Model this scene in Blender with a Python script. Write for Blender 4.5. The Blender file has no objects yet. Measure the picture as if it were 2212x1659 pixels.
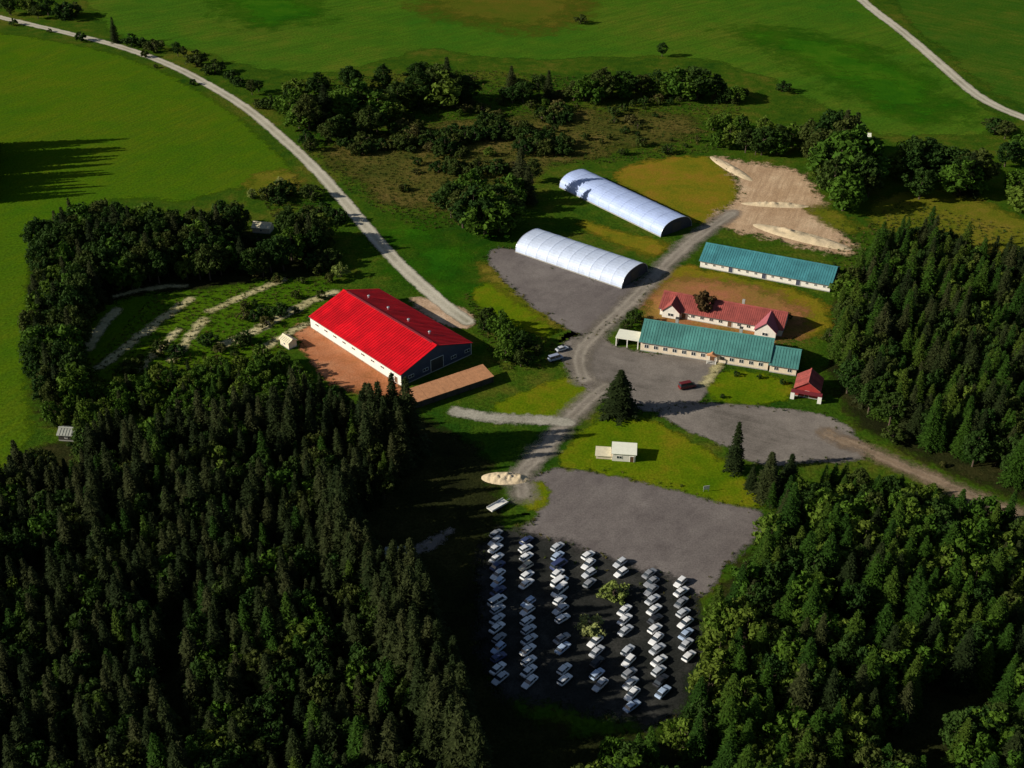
import bpy, math, random
import numpy as np
from mathutils import Vector, noise

# ------------------------------------------------------------------ camera, sky, sun, exposure
scene = bpy.context.scene
CAM_H, F_PX, PITCH = 200.0, 2556.0, math.radians(32.5)      # pixels of a 2212 x 1659 view
cam_data = bpy.data.cameras.new('camera'); cam = bpy.data.objects.new('camera', cam_data)
scene.collection.objects.link(cam); scene.camera = cam
cam.location = (0, 0, CAM_H); cam.rotation_euler = (math.pi/2 - PITCH, 0, 0)
cam_data.sensor_fit = 'HORIZONTAL'; cam_data.angle = 2*math.atan(1106/F_PX)
cam_data.clip_start = 1.0; cam_data.clip_end = 12000

SUN_EL = math.radians(25.0); SUN_AZ = (-0.985, -0.17)
world = bpy.data.worlds.new('World'); scene.world = world; world.use_nodes = True
wn = world.node_tree.nodes; wl = world.node_tree.links
sky = wn.new('ShaderNodeTexSky'); sky.sky_type = 'NISHITA'; sky.sun_disc = False
sky.sun_elevation = SUN_EL; sky.sun_rotation = math.atan2(SUN_AZ[0], SUN_AZ[1]) % (2*math.pi)
wl.new(sky.outputs[0], wn['Background'].inputs[0]); wn['Background'].inputs[1].default_value = 0.05
sun_data = bpy.data.lights.new('sun', 'SUN'); sun_data.energy = 5.0; sun_data.angle = math.radians(0.5)
sun_data.color = (1.0, 0.93, 0.80)
sun = bpy.data.objects.new('sun', sun_data); scene.collection.objects.link(sun)
sdir = Vector((SUN_AZ[0]*math.cos(SUN_EL), SUN_AZ[1]*math.cos(SUN_EL), math.sin(SUN_EL)))
sun.rotation_euler = sdir.to_track_quat('Z', 'Y').to_euler(); sun.location = (-200, 200, 300)
scene.view_settings.view_transform = 'Standard'; scene.view_settings.look = 'None'
scene.view_settings.exposure = 0.22; scene.view_settings.gamma = 1.0

COL = scene.collection
R = random.Random(7)

# ------------------------------------------------------------------ helpers
def P(u, v, z=0.0):
    """ground (or height z) point behind a pixel of the 2212 x 1659 view"""
    a, b = (u-1106)/F_PX, (829.5-v)/F_PX
    d = Vector((a, math.cos(PITCH)+b*math.sin(PITCH), -math.sin(PITCH)+b*math.cos(PITCH)))
    t = (z-CAM_H)/d.z
    return Vector((d.x*t, d.y*t, z))
def proj(x, y, z):
    dz = z-CAM_H
    dep = y*math.cos(PITCH)-dz*math.sin(PITCH); up = y*math.sin(PITCH)+dz*math.cos(PITCH)
    return 1106+F_PX*x/dep, 829.5-F_PX*up/dep

def tag(o, label=None, cat=None, group=None, kind=None):
    if label: o['label'] = label
    if cat: o['category'] = cat
    if group: o['group'] = group
    if kind: o['kind'] = kind
    return o
def link(o, parent=None):
    COL.objects.link(o)
    if parent is not None: o.parent = parent
    return o
def empty(name, loc, rz=0.0, scale=1.0):
    o = bpy.data.objects.new(name, None); o.location = loc; o.rotation_euler = (0, 0, rz)
    o.scale = (scale,)*3 if not hasattr(scale, '__len__') else scale
    o.empty_display_size = 0.5
    return link(o)

class MB:
    def __init__(s): s.v = []; s.f = []; s.m = []; s.cur = 0
    def face(s, pts):
        n = len(s.v); s.v += [tuple(p) for p in pts]; s.f.append(tuple(range(n, n+len(pts)))); s.m.append(s.cur)
    def box(s, x0, x1, y0, y1, z0, z1):
        n = len(s.v)
        s.v += [(x, y, z) for z in (z0, z1) for x, y in ((x0, y0), (x1, y0), (x1, y1), (x0, y1))]
        for f in ((3,2,1,0),(4,5,6,7),(0,1,5,4),(1,2,6,5),(2,3,7,6),(3,0,4,7)):
            s.f.append(tuple(n+i for i in f)); s.m.append(s.cur)
    def prism(s, prof, a0, a1, axis='x'):
        """extrude a closed (p,q) outline along x (prof = (y,z)) or along y (prof = (x,z))"""
        n = len(s.v); k = len(prof)
        for a in (a0, a1):
            s.v += [(a, p, q) if axis == 'x' else (p, a, q) for p, q in prof]
        s.f.append(tuple(n+i for i in reversed(range(k)))); s.f.append(tuple(n+k+i for i in range(k))); s.m += [s.cur]*2
        for i in range(k):
            j = (i+1) % k; s.f.append((n+i, n+j, n+k+j, n+k+i)); s.m.append(s.cur)
    def tube(s, p0, p1, r0, r1, n=6):
        p0, p1 = Vector(p0), Vector(p1); d = (p1-p0).normalized()
        a = d.orthogonal().normalized(); b = d.cross(a); k = len(s.v)
        for p, r in ((p0, r0), (p1, r1)):
            for i in range(n):
                t = 2*math.pi*i/n; s.v.append(tuple(p+a*math.cos(t)*r+b*math.sin(t)*r))
        for i in range(n):
            j = (i+1) % n; s.f.append((k+i, k+j, k+n+j, k+n+i)); s.m.append(s.cur)
        s.f.append(tuple(k+n+i for i in range(n))); s.m.append(s.cur)
        s.f.append(tuple(k+i for i in reversed(range(n)))); s.m.append(s.cur)
    def mesh(s, name, mats, smooth=False):
        me = bpy.data.meshes.new(name); me.from_pydata(s.v, [], s.f)
        for m in (mats if isinstance(mats, (list, tuple)) else [mats]): me.materials.append(m)
        me.polygons.foreach_set('material_index', s.m)
        if smooth: me.polygons.foreach_set('use_smooth', [True]*len(s.f))
        me.update(); return me
    def build(s, name, mats, parent=None, smooth=False):
        return link(bpy.data.objects.new(name, s.mesh(name, mats, smooth)), parent)

# ------------------------------------------------------------------ materials
def nodes_of(name):
    m = bpy.data.materials.new(name); m.use_nodes = True
    return m, m.node_tree.nodes, m.node_tree.links, m.node_tree.nodes['Principled BSDF']
def ramp(nd, stops):
    r = nd.new('ShaderNodeValToRGB'); e = r.color_ramp.elements
    while len(e) < len(stops): e.new(0.5)
    for k, (p, c) in enumerate(stops): e[k].position = p; e[k].color = (*c, 1)
    return r
def noise_node(nd, lk, vec, scale, detail=4, rough=0.6):
    n = nd.new('ShaderNodeTexNoise'); n.inputs['Scale'].default_value = scale
    n.inputs['Detail'].default_value = detail; n.inputs['Roughness'].default_value = rough
    lk.new(vec, n.inputs['Vector']); return n
def math_node(nd, lk, op, a, b=None, c=None):
    n = nd.new('ShaderNodeMath'); n.operation = op
    for i, x in enumerate((a, b, c)):
        if x is None: continue
        if isinstance(x, (int, float)): n.inputs[i].default_value = x
        else: lk.new(x, n.inputs[i])
    return n.outputs[0]
def mixc(nd, lk, fac, a, b, mode='MIX'):
    n = nd.new('ShaderNodeMix'); n.data_type = 'RGBA'; n.blend_type = mode
    for i, x in ((0, fac), (6, a), (7, b)):
        if isinstance(x, (int, float)): n.inputs[i].default_value = x
        elif isinstance(x, tuple): n.inputs[i].default_value = (*x, 1)
        else: lk.new(x, n.inputs[i])
    return n.outputs[2]

EDGE = {}
def ground_mat(name, cols, s1=0.02, s2=0.25, s3=1.6, edge=None, soft=0.6, ruts=None, stripes=None, bump=0.3, speck=0.35):
    """cols: three colours mixed by broad + medium noise, fine speckle over them; edge: noise width (m) of the ragged border"""
    m, nd, lk, bs = nodes_of(name)
    geo = nd.new('ShaderNodeNewGeometry'); pos = geo.outputs['Position']
    n1 = noise_node(nd, lk, pos, s1, 5, 0.6); n2 = noise_node(nd, lk, pos, s2, 5, 0.65); n3 = noise_node(nd, lk, pos, s3, 4, 0.7)
    f = math_node(nd, lk, 'ADD', math_node(nd, lk, 'MULTIPLY', n1.outputs[0], 0.62), math_node(nd, lk, 'MULTIPLY', n2.outputs[0], 0.38))
    r = ramp(nd, [(0.36, cols[0]), (0.5, cols[1]), (0.64, cols[2])]); lk.new(f, r.inputs[0])
    c = r.outputs[0]
    if stripes:                                        # mown / worked lines: (direction angle, period m, strength, colour)
        ang, per, k, sc = stripes
        rt = nd.new('ShaderNodeVectorRotate'); rt.rotation_type = 'Z_AXIS'; rt.inputs['Angle'].default_value = -ang; lk.new(pos, rt.inputs['Vector'])
        mp = nd.new('ShaderNodeMapping'); mp.inputs['Scale'].default_value = (1.0/per, 0.035/per*2, 1); lk.new(rt.outputs[0], mp.inputs['Vector'])
        w = noise_node(nd, lk, mp.outputs[0], 1.6, 5, 0.7)
        wr = ramp(nd, [(0.42, (0, 0, 0)), (0.62, (1, 1, 1))]); lk.new(w.outputs[0], wr.inputs[0])
        c = mixc(nd, lk, math_node(nd, lk, 'MULTIPLY', wr.outputs[0], k), c, sc)
    if ruts:                                           # wheel ruts beside the centre line
        at = nd.new('ShaderNodeAttribute'); at.attribute_name = 'cd'
        off, wid, rc, k = ruts
        d = math_node(nd, lk, 'ABSOLUTE', math_node(nd, lk, 'SUBTRACT', at.outputs['Fac'], off))
        d = math_node(nd, lk, 'ADD', d, math_node(nd, lk, 'MULTIPLY', math_node(nd, lk, 'SUBTRACT', n2.outputs[0], 0.5), 1.2))
        fac = math_node(nd, lk, 'MULTIPLY', math_node(nd, lk, 'SUBTRACT', 1.0, math_node(nd, lk, 'DIVIDE', d, wid)), k)
        cl = nd.new('ShaderNodeClamp'); lk.new(fac, cl.inputs[0])
        c = mixc(nd, lk, cl.outputs[0], c, rc)
    sp = ramp(nd, [(0.3, (1-speck,)*3), (0.7, (1+speck,)*3)]); lk.new(n3.outputs[0], sp.inputs[0])
    c = mixc(nd, lk, 1.0, c, sp.outputs[0], 'MULTIPLY')
    lk.new(c, bs.inputs['Base Color']); bs.inputs['Roughness'].default_value = 0.95
    bs.inputs['Specular IOR Level'].default_value = 0.0
    b = nd.new('ShaderNodeBump'); b.inputs['Strength'].default_value = bump; b.inputs['Distance'].default_value = 0.5
    lk.new(n3.outputs[0], b.inputs['Height']); lk.new(b.outputs[0], bs.inputs['Normal'])
    if edge is not None:
        at = nd.new('ShaderNodeAttribute'); at.attribute_name = 'sd'
        EDGE[name] = edge*2.2+soft*.5
        ne = noise_node(nd, lk, pos, 0.16 if edge < 4 else 0.05, 8, 0.78)
        j = math_node(nd, lk, 'MULTIPLY', math_node(nd, lk, 'SUBTRACT', ne.outputs[0], 0.5), edge*7.5)
        a = math_node(nd, lk, 'ADD', math_node(nd, lk, 'DIVIDE', math_node(nd, lk, 'ADD', at.outputs['Fac'], j), soft), 0.5)
        cl = nd.new('ShaderNodeClamp'); lk.new(a, cl.inputs[0]); lk.new(cl.outputs[0], bs.inputs['Alpha'])
    return m

def surf_mat(name, col, rough=0.6, var=0.12, scale=0.6, metal=0.0, streak=0.0, spec=0.4, dirt=None, sheets=0.0):
    m, nd, lk, bs = nodes_of(name)
    tc = nd.new('ShaderNodeTexCoord'); v = tc.outputs['Object']
    n1 = noise_node(nd, lk, v, scale, 5, 0.65)
    lo = tuple(x*(1-var) for x in col); hi = tuple(min(1, x*(1+var)) for x in col)
    r = ramp(nd, [(0.3, lo), (0.7, hi)]); lk.new(n1.outputs[0], r.inputs[0]); c = r.outputs[0]
    if streak:
        mp = nd.new('ShaderNodeMapping'); mp.inputs['Scale'].default_value = (1.2, 1.2, 0.08); lk.new(v, mp.inputs[0])
        n2 = noise_node(nd, lk, mp.outputs[0], 1.5, 4, 0.7)
        r2 = ramp(nd, [(0.45, (1, 1, 1)), (0.75, dirt or (0.45, 0.4, 0.33))]); lk.new(n2.outputs[0], r2.inputs[0])
        c = mixc(nd, lk, streak, c, r2.outputs[0], 'MULTIPLY')
    if sheets:                                         # each metal sheet weathered a little differently
        sx = nd.new('ShaderNodeSeparateXYZ'); lk.new(v, sx.inputs[0])
        wn_ = nd.new('ShaderNodeTexWhiteNoise'); wn_.noise_dimensions = '1D'
        lk.new(math_node(nd, lk, 'FLOOR', math_node(nd, lk, 'DIVIDE', sx.outputs[0], 1.03)), wn_.inputs['W'])
        r3 = ramp(nd, [(0.0, (1-sheets,)*3), (1.0, (1+sheets,)*3)]); lk.new(wn_.outputs['Value'], r3.inputs[0])
        c = mixc(nd, lk, 1.0, c, r3.outputs[0], 'MULTIPLY')
        n4 = noise_node(nd, lk, v, 0.12, 6, 0.7); r4 = ramp(nd, [(0.35, (0.72, 0.72, 0.74)), (0.6, (1, 1, 1))]); lk.new(n4.outputs[0], r4.inputs[0])
        c = mixc(nd, lk, 1.0, c, r4.outputs[0], 'MULTIPLY')
    lk.new(c, bs.inputs['Base Color']); bs.inputs['Roughness'].default_value = rough
    bs.inputs['Metallic'].default_value = metal; bs.inputs['Specular IOR Level'].default_value = spec
    return m

def leaf_mat(name, cols, trans=0.2, nscale=0.35):
    m, nd, lk, bs = nodes_of(name)
    oi = nd.new('ShaderNodeObjectInfo'); tc = nd.new('ShaderNodeTexCoord')
    n = noise_node(nd, lk, tc.outputs['Object'], nscale, 4, 0.7)
    f = math_node(nd, lk, 'ADD', math_node(nd, lk, 'MULTIPLY', oi.outputs['Random'], 0.6), math_node(nd, lk, 'MULTIPLY', n.outputs[0], 0.4))
    r = ramp(nd, [(0.2, cols[0]), (0.5, cols[1]), (0.8, cols[2])]); lk.new(f, r.inputs[0])
    n2 = noise_node(nd, lk, tc.outputs['Object'], 3.0, 2, 0.6)
    sp = ramp(nd, [(0.3, (0.6,)*3), (0.7, (1.4,)*3)]); lk.new(n2.outputs[0], sp.inputs[0])
    c = mixc(nd, lk, 1.0, r.outputs[0], sp.outputs[0], 'MULTIPLY')
    lk.new(c, bs.inputs['Base Color']); bs.inputs['Roughness'].default_value = 0.85; bs.inputs['Specular IOR Level'].default_value = 0.1
    tr = nd.new('ShaderNodeBsdfTranslucent'); lk.new(c, tr.inputs[0])
    mx = nd.new('ShaderNodeMixShader'); mx.inputs[0].default_value = trans
    lk.new(bs.outputs[0], mx.inputs[1]); lk.new(tr.outputs[0], mx.inputs[2])
    lk.new(mx.outputs[0], nd['Material Output'].inputs[0])
    return m

M = {}
GREEN = [(0.028, 0.075, 0.006), (0.055, 0.105, 0.008), (0.085, 0.115, 0.010)]
A2 = math.radians
M['ground'] = ground_mat('rough_ground', [(0.018, 0.058, 0.005), (0.042, 0.085, 0.006), (0.092, 0.100, 0.012)], 0.02, 0.16, 1.0, speck=0.5, bump=0.6)
M['field_w'] = ground_mat('hay_field', [(0.038, 0.112, 0.004), (0.064, 0.126, 0.004), (0.092, 0.126, 0.006)], 0.012, 0.10, 1.1, edge=2.5, soft=3, stripes=(A2(-28), 3.5, 0.7, (0.050, 0.105, 0.006)), speck=0.45)
M['field_n'] = ground_mat('pasture', [(0.030, 0.112, 0.007), (0.058, 0.130, 0.008), (0.098, 0.126, 0.012)], 0.008, 0.07, 0.9, edge=4, soft=4, stripes=(A2(-50), 5, 0.7, (0.040, 0.092, 0.007)), speck=0.45)
M['field_e'] = ground_mat('pasture_east', [(0.026, 0.084, 0.008), (0.042, 0.098, 0.008), (0.072, 0.105, 0.010)], 0.010, 0.08, 0.9, edge=4, soft=4, stripes=(A2(50), 5, 0.6, (0.022, 0.08, 0.004)), speck=0.4)
M['lush'] = ground_mat('lush_grass', [(0.018, 0.085, 0.004), (0.028, 0.105, 0.004), (0.05, 0.125, 0.006)], 0.02, 0.08, 1.0, edge=14, soft=28, speck=0.3)
M['brown_grass'] = ground_mat('dry_brown_grass', [(0.060, 0.095, 0.007), (0.085, 0.095, 0.009), (0.12, 0.095, 0.012)], 0.02, 0.10, 1.0, edge=14, soft=30, speck=0.35)
M['scrub_soil'] = ground_mat('scrub_ground', [(0.045, 0.060, 0.010), (0.085, 0.080, 0.016), (0.135, 0.100, 0.028)], 0.03, 0.16, 1.0, edge=9, soft=10, speck=0.5, bump=0.6)
M['dry_lawn'] = ground_mat('dry_lawn', [(0.10, 0.13, 0.008), (0.175, 0.15, 0.010), (0.24, 0.14, 0.018)], 0.04, 0.2, 1.4, edge=2.0, soft=3.5, speck=0.35)
M['lawn'] = ground_mat('mown_lawn', [(0.060, 0.125, 0.003), (0.105, 0.155, 0.004), (0.165, 0.155, 0.008)], 0.05, 0.25, 1.6, edge=1.4, soft=1.6, speck=0.35)
M['olive'] = ground_mat('olive_grass', [(0.070, 0.105, 0.007), (0.12, 0.125, 0.010), (0.18, 0.14, 0.02)], 0.04, 0.22, 1.4, edge=3, soft=5.0, speck=0.4)
M['gravel'] = ground_mat('grey_gravel', [(0.12, 0.105, 0.090), (0.18, 0.158, 0.138), (0.25, 0.22, 0.19)], 0.05, 0.22, 2.2, edge=1.1, soft=1.2, speck=0.25, bump=0.15, stripes=(A2(65), 4.0, 0.45, (0.23, 0.20, 0.175)))
M['gravel_l'] = ground_mat('mauve_gravel', [(0.115, 0.098, 0.094), (0.155, 0.134, 0.126), (0.21, 0.185, 0.17)], 0.04, 0.22, 2.2, edge=1.2, soft=1.4, speck=0.25, bump=0.15, stripes=(A2(-40), 4.5, 0.4, (0.19, 0.168, 0.155)))
M['asphalt'] = ground_mat('dark_asphalt', [(0.016, 0.018, 0.016), (0.028, 0.029, 0.026), (0.060, 0.058, 0.052)], 0.05, 0.22, 2.4, edge=2.2, soft=3.5, speck=0.4, bump=0.1)
M['tan'] = ground_mat('tan_dirt', [(0.40, 0.26, 0.15), (0.52, 0.36, 0.225), (0.62, 0.46, 0.30)], 0.05, 0.18, 1.6, edge=3.4, soft=3.5, speck=0.3, bump=0.4, stripes=(A2(-20), 3, 0.6, (0.34, 0.22, 0.13)))
M['sand'] = ground_mat('pale_sand', [(0.50, 0.40, 0.25), (0.60, 0.48, 0.31), (0.68, 0.55, 0.37)], 0.06, 0.3, 1.6, speck=0.15, bump=0.3)
M['clay'] = ground_mat('red_clay', [(0.19, 0.14, 0.025), (0.29, 0.145, 0.048), (0.38, 0.14, 0.075)], 0.06, 0.22, 1.6, edge=3.5, soft=6.0, speck=0.3)
M['clay2'] = ground_mat('orange_clay', [(0.30, 0.115, 0.04), (0.43, 0.165, 0.075), (0.50, 0.23, 0.12)], 0.06, 0.22, 1.6, edge=1.4, soft=2.0, speck=0.25, stripes=(A2(-50), 3, 0.3, (0.34, 0.16, 0.08)))
M['peach'] = ground_mat('peach_sand', [(0.36, 0.24, 0.15), (0.52, 0.36, 0.24), (0.60, 0.46, 0.33)], 0.07, 0.3, 1.6, edge=1.3, soft=1.6, speck=0.2)
M['path'] = ground_mat('pale_path', [(0.24, 0.22, 0.17), (0.34, 0.32, 0.26), (0.44, 0.41, 0.34)], 0.05, 0.25, 2.0, edge=1.0, soft=1.4, speck=0.25, bump=0.15)
M['brown_track'] = ground_mat('brown_track', [(0.17, 0.125, 0.08), (0.23, 0.165, 0.11), (0.29, 0.215, 0.145)], 0.05, 0.25, 2.0, edge=1.6, soft=4.0, ruts=(1.2, 0.8, (0.33, 0.25, 0.18), 0.6), speck=0.3, bump=0.2)
M['road'] = ground_mat('pale_gravel_road', [(0.26, 0.24, 0.17), (0.38, 0.35, 0.27), (0.50, 0.46, 0.36)], 0.05, 0.25, 2.0, edge=0.45, soft=0.9, ruts=(1.5, 1.1, (0.56, 0.52, 0.42), 0.7), speck=0.2, bump=0.15)
M['track'] = ground_mat('gravel_track', [(0.17, 0.148, 0.115), (0.23, 0.20, 0.165), (0.32, 0.28, 0.23)], 0.05, 0.25, 2.0, edge=1.3, soft=4.0, ruts=(1.3, 0.9, (0.36, 0.32, 0.26), 0.6), speck=0.25, bump=0.15)
M['dirt_track'] = ground_mat('dirt_track', [(0.30, 0.27, 0.12), (0.44, 0.39, 0.20), (0.56, 0.49, 0.29)], 0.05, 0.25, 1.6, edge=1.0, soft=1.6, speck=0.35, bump=0.3)
M['shaded_forest_floor'] = ground_mat('shaded_forest_floor', [(0.012, 0.014, 0.006), (0.022, 0.026, 0.008), (0.045, 0.042, 0.014)], 0.04, 0.2, 1.4, edge=3, soft=5, speck=0.5, bump=0.6)  # forest soil, darkened so the shade over it looks deeper

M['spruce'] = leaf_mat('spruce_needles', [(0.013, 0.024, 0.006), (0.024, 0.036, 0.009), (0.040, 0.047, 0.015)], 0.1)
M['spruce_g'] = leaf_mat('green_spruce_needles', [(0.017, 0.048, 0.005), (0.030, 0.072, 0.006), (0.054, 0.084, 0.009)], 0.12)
M['leaf'] = leaf_mat('broad_leaves', [(0.020, 0.050, 0.008), (0.032, 0.065, 0.010), (0.055, 0.070, 0.014)], 0.25)
M['leaf_m'] = leaf_mat('lit_green_leaves', [(0.042, 0.098, 0.009), (0.064, 0.125, 0.011), (0.10, 0.14, 0.018)], 0.25)  # lighter copy of the broad leaves, sunlit look put into the colour
M['leaf_y'] = leaf_mat('pale_leaves', [(0.16, 0.21, 0.04), (0.22, 0.27, 0.07), (0.28, 0.30, 0.11)], 0.25)
M['leaf_s'] = leaf_mat('scrub_leaves', [(0.030, 0.060, 0.010), (0.055, 0.075, 0.012), (0.095, 0.085, 0.025)], 0.25)
M['leaf_b'] = leaf_mat('brown_leaves', [(0.05, 0.04, 0.015), (0.07, 0.045, 0.018), (0.08, 0.05, 0.02)], 0.2)
M['bark'] = surf_mat('bark', (0.085, 0.06, 0.042), 0.9, 0.3, 2.0)
M['grass_tuft'] = leaf_mat('tall_grass', [(0.035, 0.07, 0.010), (0.07, 0.09, 0.014), (0.14, 0.12, 0.03)], 0.3)

M['red_roof'] = surf_mat('red_metal_roof', (0.66, 0.004, 0.012), 0.5, 0.12, 0.25, streak=0.5, spec=0.2, sheets=0.10)
M['white_wall'] = surf_mat('white_painted_boards', (0.80, 0.76, 0.68), 0.7, 0.06, 0.8, streak=0.25)
M['cream_wall'] = surf_mat('cream_plaster', (0.78, 0.66, 0.50), 0.8, 0.08, 0.7, streak=0.25)
M['blue_shade_wall'] = surf_mat('blue_shade_cladding', (0.055, 0.065, 0.105), 0.7, 0.15, 0.6)  # dark blue of the hall's shaded gable put into the colour
M['dark_wall'] = surf_mat('dark_timber', (0.05, 0.045, 0.04), 0.7, 0.2, 0.8)
M['teal_roof'] = surf_mat('teal_metal_roof', (0.075, 0.24, 0.215), 0.55, 0.16, 0.3, streak=0.35, spec=0.35, dirt=(0.6, 0.75, 0.7), sheets=0.07)
M['teal_roof2'] = surf_mat('blue_teal_metal_roof', (0.060, 0.24, 0.27), 0.55, 0.16, 0.3, streak=0.35, spec=0.35, dirt=(0.6, 0.75, 0.7), sheets=0.07)
M['membrane'] = surf_mat('white_membrane', (0.55, 0.63, 0.80), 0.5, 0.09, 0.35, streak=0.35)
M['membrane_b'] = surf_mat('bluish_membrane', (0.42, 0.52, 0.80), 0.5, 0.09, 0.35, streak=0.35)
M['rib'] = surf_mat('galvanised_steel', (0.45, 0.47, 0.5), 0.4, 0.1, 1.0, metal=0.6)
M['end_wall'] = surf_mat('dark_end_wall', (0.035, 0.038, 0.05), 0.7, 0.2, 0.7)
M['trim'] = surf_mat('white_trim', (0.80, 0.78, 0.72), 0.6, 0.05, 1.0)
M['concrete'] = surf_mat('concrete', (0.36, 0.35, 0.32), 0.9, 0.15, 1.0)
M['wood'] = surf_mat('tan_boards', (0.50, 0.235, 0.11), 0.75, 0.18, 0.9)
M['red_wall'] = surf_mat('falun_red_boards', (0.33, 0.028, 0.024), 0.8, 0.15, 0.9)
M['pink_roof'] = surf_mat('faded_red_tiles', (0.35, 0.078, 0.065), 0.8, 0.18, 0.5, streak=0.4, sheets=0.12)
M['mauve_roof'] = surf_mat('mauve_tiles', (0.36, 0.10, 0.12), 0.8, 0.15, 1.0, streak=0.2)
M['maroon_roof'] = surf_mat('maroon_roof', (0.16, 0.022, 0.03), 0.6, 0.15, 0.8)
M['mauve_wall'] = surf_mat('mauve_render', (0.42, 0.16, 0.19), 0.8, 0.12, 0.8)
M['grey_roof'] = surf_mat('grey_felt_roof', (0.30, 0.31, 0.27), 0.85, 0.2, 1.0)
M['cream_roof'] = surf_mat('cream_sheet_roof', (0.66, 0.60, 0.42), 0.7, 0.12, 1.0)
M['white_roof'] = surf_mat('white_sheet_roof', (0.80, 0.80, 0.66), 0.6, 0.06, 1.0)
M['glass'] = surf_mat('window_glass', (0.03, 0.04, 0.05), 0.08, 0.1, 1.0, spec=0.8)
M['door'] = surf_mat('brown_door', (0.14, 0.07, 0.035), 0.6, 0.15, 1.0)
M['tyre'] = surf_mat('tyre_rubber', (0.02, 0.02, 0.02), 0.9, 0.1, 1.0)
M['gutter'] = surf_mat('gutter_metal', (0.22, 0.23, 0.24), 0.4, 0.1, 1.0, metal=0.5)
for n, c in (('white', (0.80, 0.80, 0.80)), ('silver', (0.52, 0.54, 0.57)), ('grey', (0.26, 0.27, 0.29)), ('dark blue', (0.04, 0.055, 0.14)),
             ('black', (0.025, 0.026, 0.03)), ('pale blue', (0.40, 0.50, 0.66)), ('maroon', (0.13, 0.014, 0.014)), ('beige', (0.55, 0.50, 0.38)), ('blue grey', (0.30, 0.34, 0.45)), ('red', (0.35, 0.02, 0.02))):
    M['car_'+n] = surf_mat('car_paint_'+n.replace(' ', '_'), c, 0.28, 0.04, 1.0, spec=0.6)

# ------------------------------------------------------------------ the ground, fields, yards, roads
me = bpy.data.meshes.new('ground')
N = 60; S = 4500
vs = [(-S+2*S*i/N, -S+500+2*S*j/N, 0) for j in range(N+1) for i in range(N+1)]
me.from_pydata(vs, [], [(j*(N+1)+i, j*(N+1)+i+1, (j+1)*(N+1)+i+1, (j+1)*(N+1)+i) for j in range(N) for i in range(N)])
me.materials.append(M['ground']); tag(link(bpy.data.objects.new('ground', me)), kind='structure')

def seg_dist(pts, A, B):
    d = B-A; L = (d*d).sum(); t = np.clip(((pts-A)@d)/max(L, 1e-9), 0, 1)
    q = pts-(A+t[:, None]*d); return np.sqrt((q*q).sum(1))
def smooth_poly(p, closed, it=2):
    p = [np.array(q, float) for q in p]
    for _ in range(it):
        out = [] if closed else [p[0]]
        n = len(p)
        for i in range(n if closed else n-1):
            a, b = p[i], p[(i+1) % n]; out += [0.75*a+0.25*b, 0.25*a+0.75*b]
        if not closed: out.append(p[-1])
        p = out
    return np.array(p)
LAYER = [0]
def sheet(name, z, mat, cell, sdf, lo, hi, margin, extra=None):
    LAYER[0] += 1; z += LAYER[0]*0.0012                # no two sheets in one plane
    xs = np.arange(lo[0]-margin, hi[0]+margin+cell, cell); ys = np.arange(lo[1]-margin, hi[1]+margin+cell, cell)
    gx, gy = np.meshgrid(xs, ys); pts = np.stack([gx.ravel(), gy.ravel()], 1)
    sd, cd = sdf(pts)
    nx, ny = len(xs), len(ys); S2 = sd.reshape(ny, nx)
    keep = np.maximum.reduce([S2[:-1, :-1], S2[1:, :-1], S2[:-1, 1:], S2[1:, 1:]]) > -margin
    jj, ii = np.nonzero(keep)
    q = np.stack([jj*nx+ii, jj*nx+ii+1, (jj+1)*nx+ii+1, (jj+1)*nx+ii], 1)
    used, inv = np.unique(q, return_inverse=True); q = inv.reshape(q.shape)
    v = np.concatenate([pts[used], np.full((len(used), 1), z)], 1)
    me = bpy.data.meshes.new(name); me.from_pydata(v.tolist(), [], q.tolist())
    a = me.attributes.new('sd', 'FLOAT', 'POINT'); a.data.foreach_set('value', sd[used].astype(np.float32))
    a = me.attributes.new('cd', 'FLOAT', 'POINT'); a.data.foreach_set('value', cd[used].astype(np.float32))
    me.materials.append(M[mat]); me.update()
    return tag(link(bpy.data.objects.new(name, me)), kind='structure')
BORDER = []
def in_poly(pts, poly):
    x, y = pts[:, 0], pts[:, 1]; ins = np.zeros(len(pts), bool)
    for i in range(len(poly)):
        a, b = poly[i], poly[(i+1) % len(poly)]
        c = ((a[1] > y) != (b[1] > y)) & (x < (b[0]-a[0])*(y-a[1])/(b[1]-a[1]+1e-12)+a[0]); ins ^= c
    return ins
def patch(name, px, z, mat, cell=1.5, margin=3.0, smooth=2):
    poly = smooth_poly([P(u, v)[:2] for u, v in px], True, smooth)
    margin = max(margin, EDGE.get(M[mat].name, 0))
    def sdf(pts):
        d = np.full(len(pts), 1e9)
        for i in range(len(poly)): d = np.minimum(d, seg_dist(pts, poly[i], poly[(i+1) % len(poly)]))
        return np.where(in_poly(pts, poly), d, -d), d
    if mat in ('gravel', 'gravel_l', 'tan', 'clay2', 'asphalt'): BORDER.append(poly)
    return sheet(name, z, mat, cell, sdf, poly.min(0), poly.max(0), margin)
def road(name, px, width, z, mat, cell=1.0, margin=1.6):
    line = smooth_poly([P(u, v)[:2] for u, v in px], False, 3)
    margin = max(margin, EDGE.get(M[mat].name, 0))
    def sdf(pts):
        d = np.full(len(pts), 1e9)
        for i in range(len(line)-1): d = np.minimum(d, seg_dist(pts, line[i], line[i+1]))
        return width/2-d, d
    return sheet(name, z, mat, cell, sdf, line.min(0)-width-margin, line.max(0)+width+margin, margin)

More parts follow.
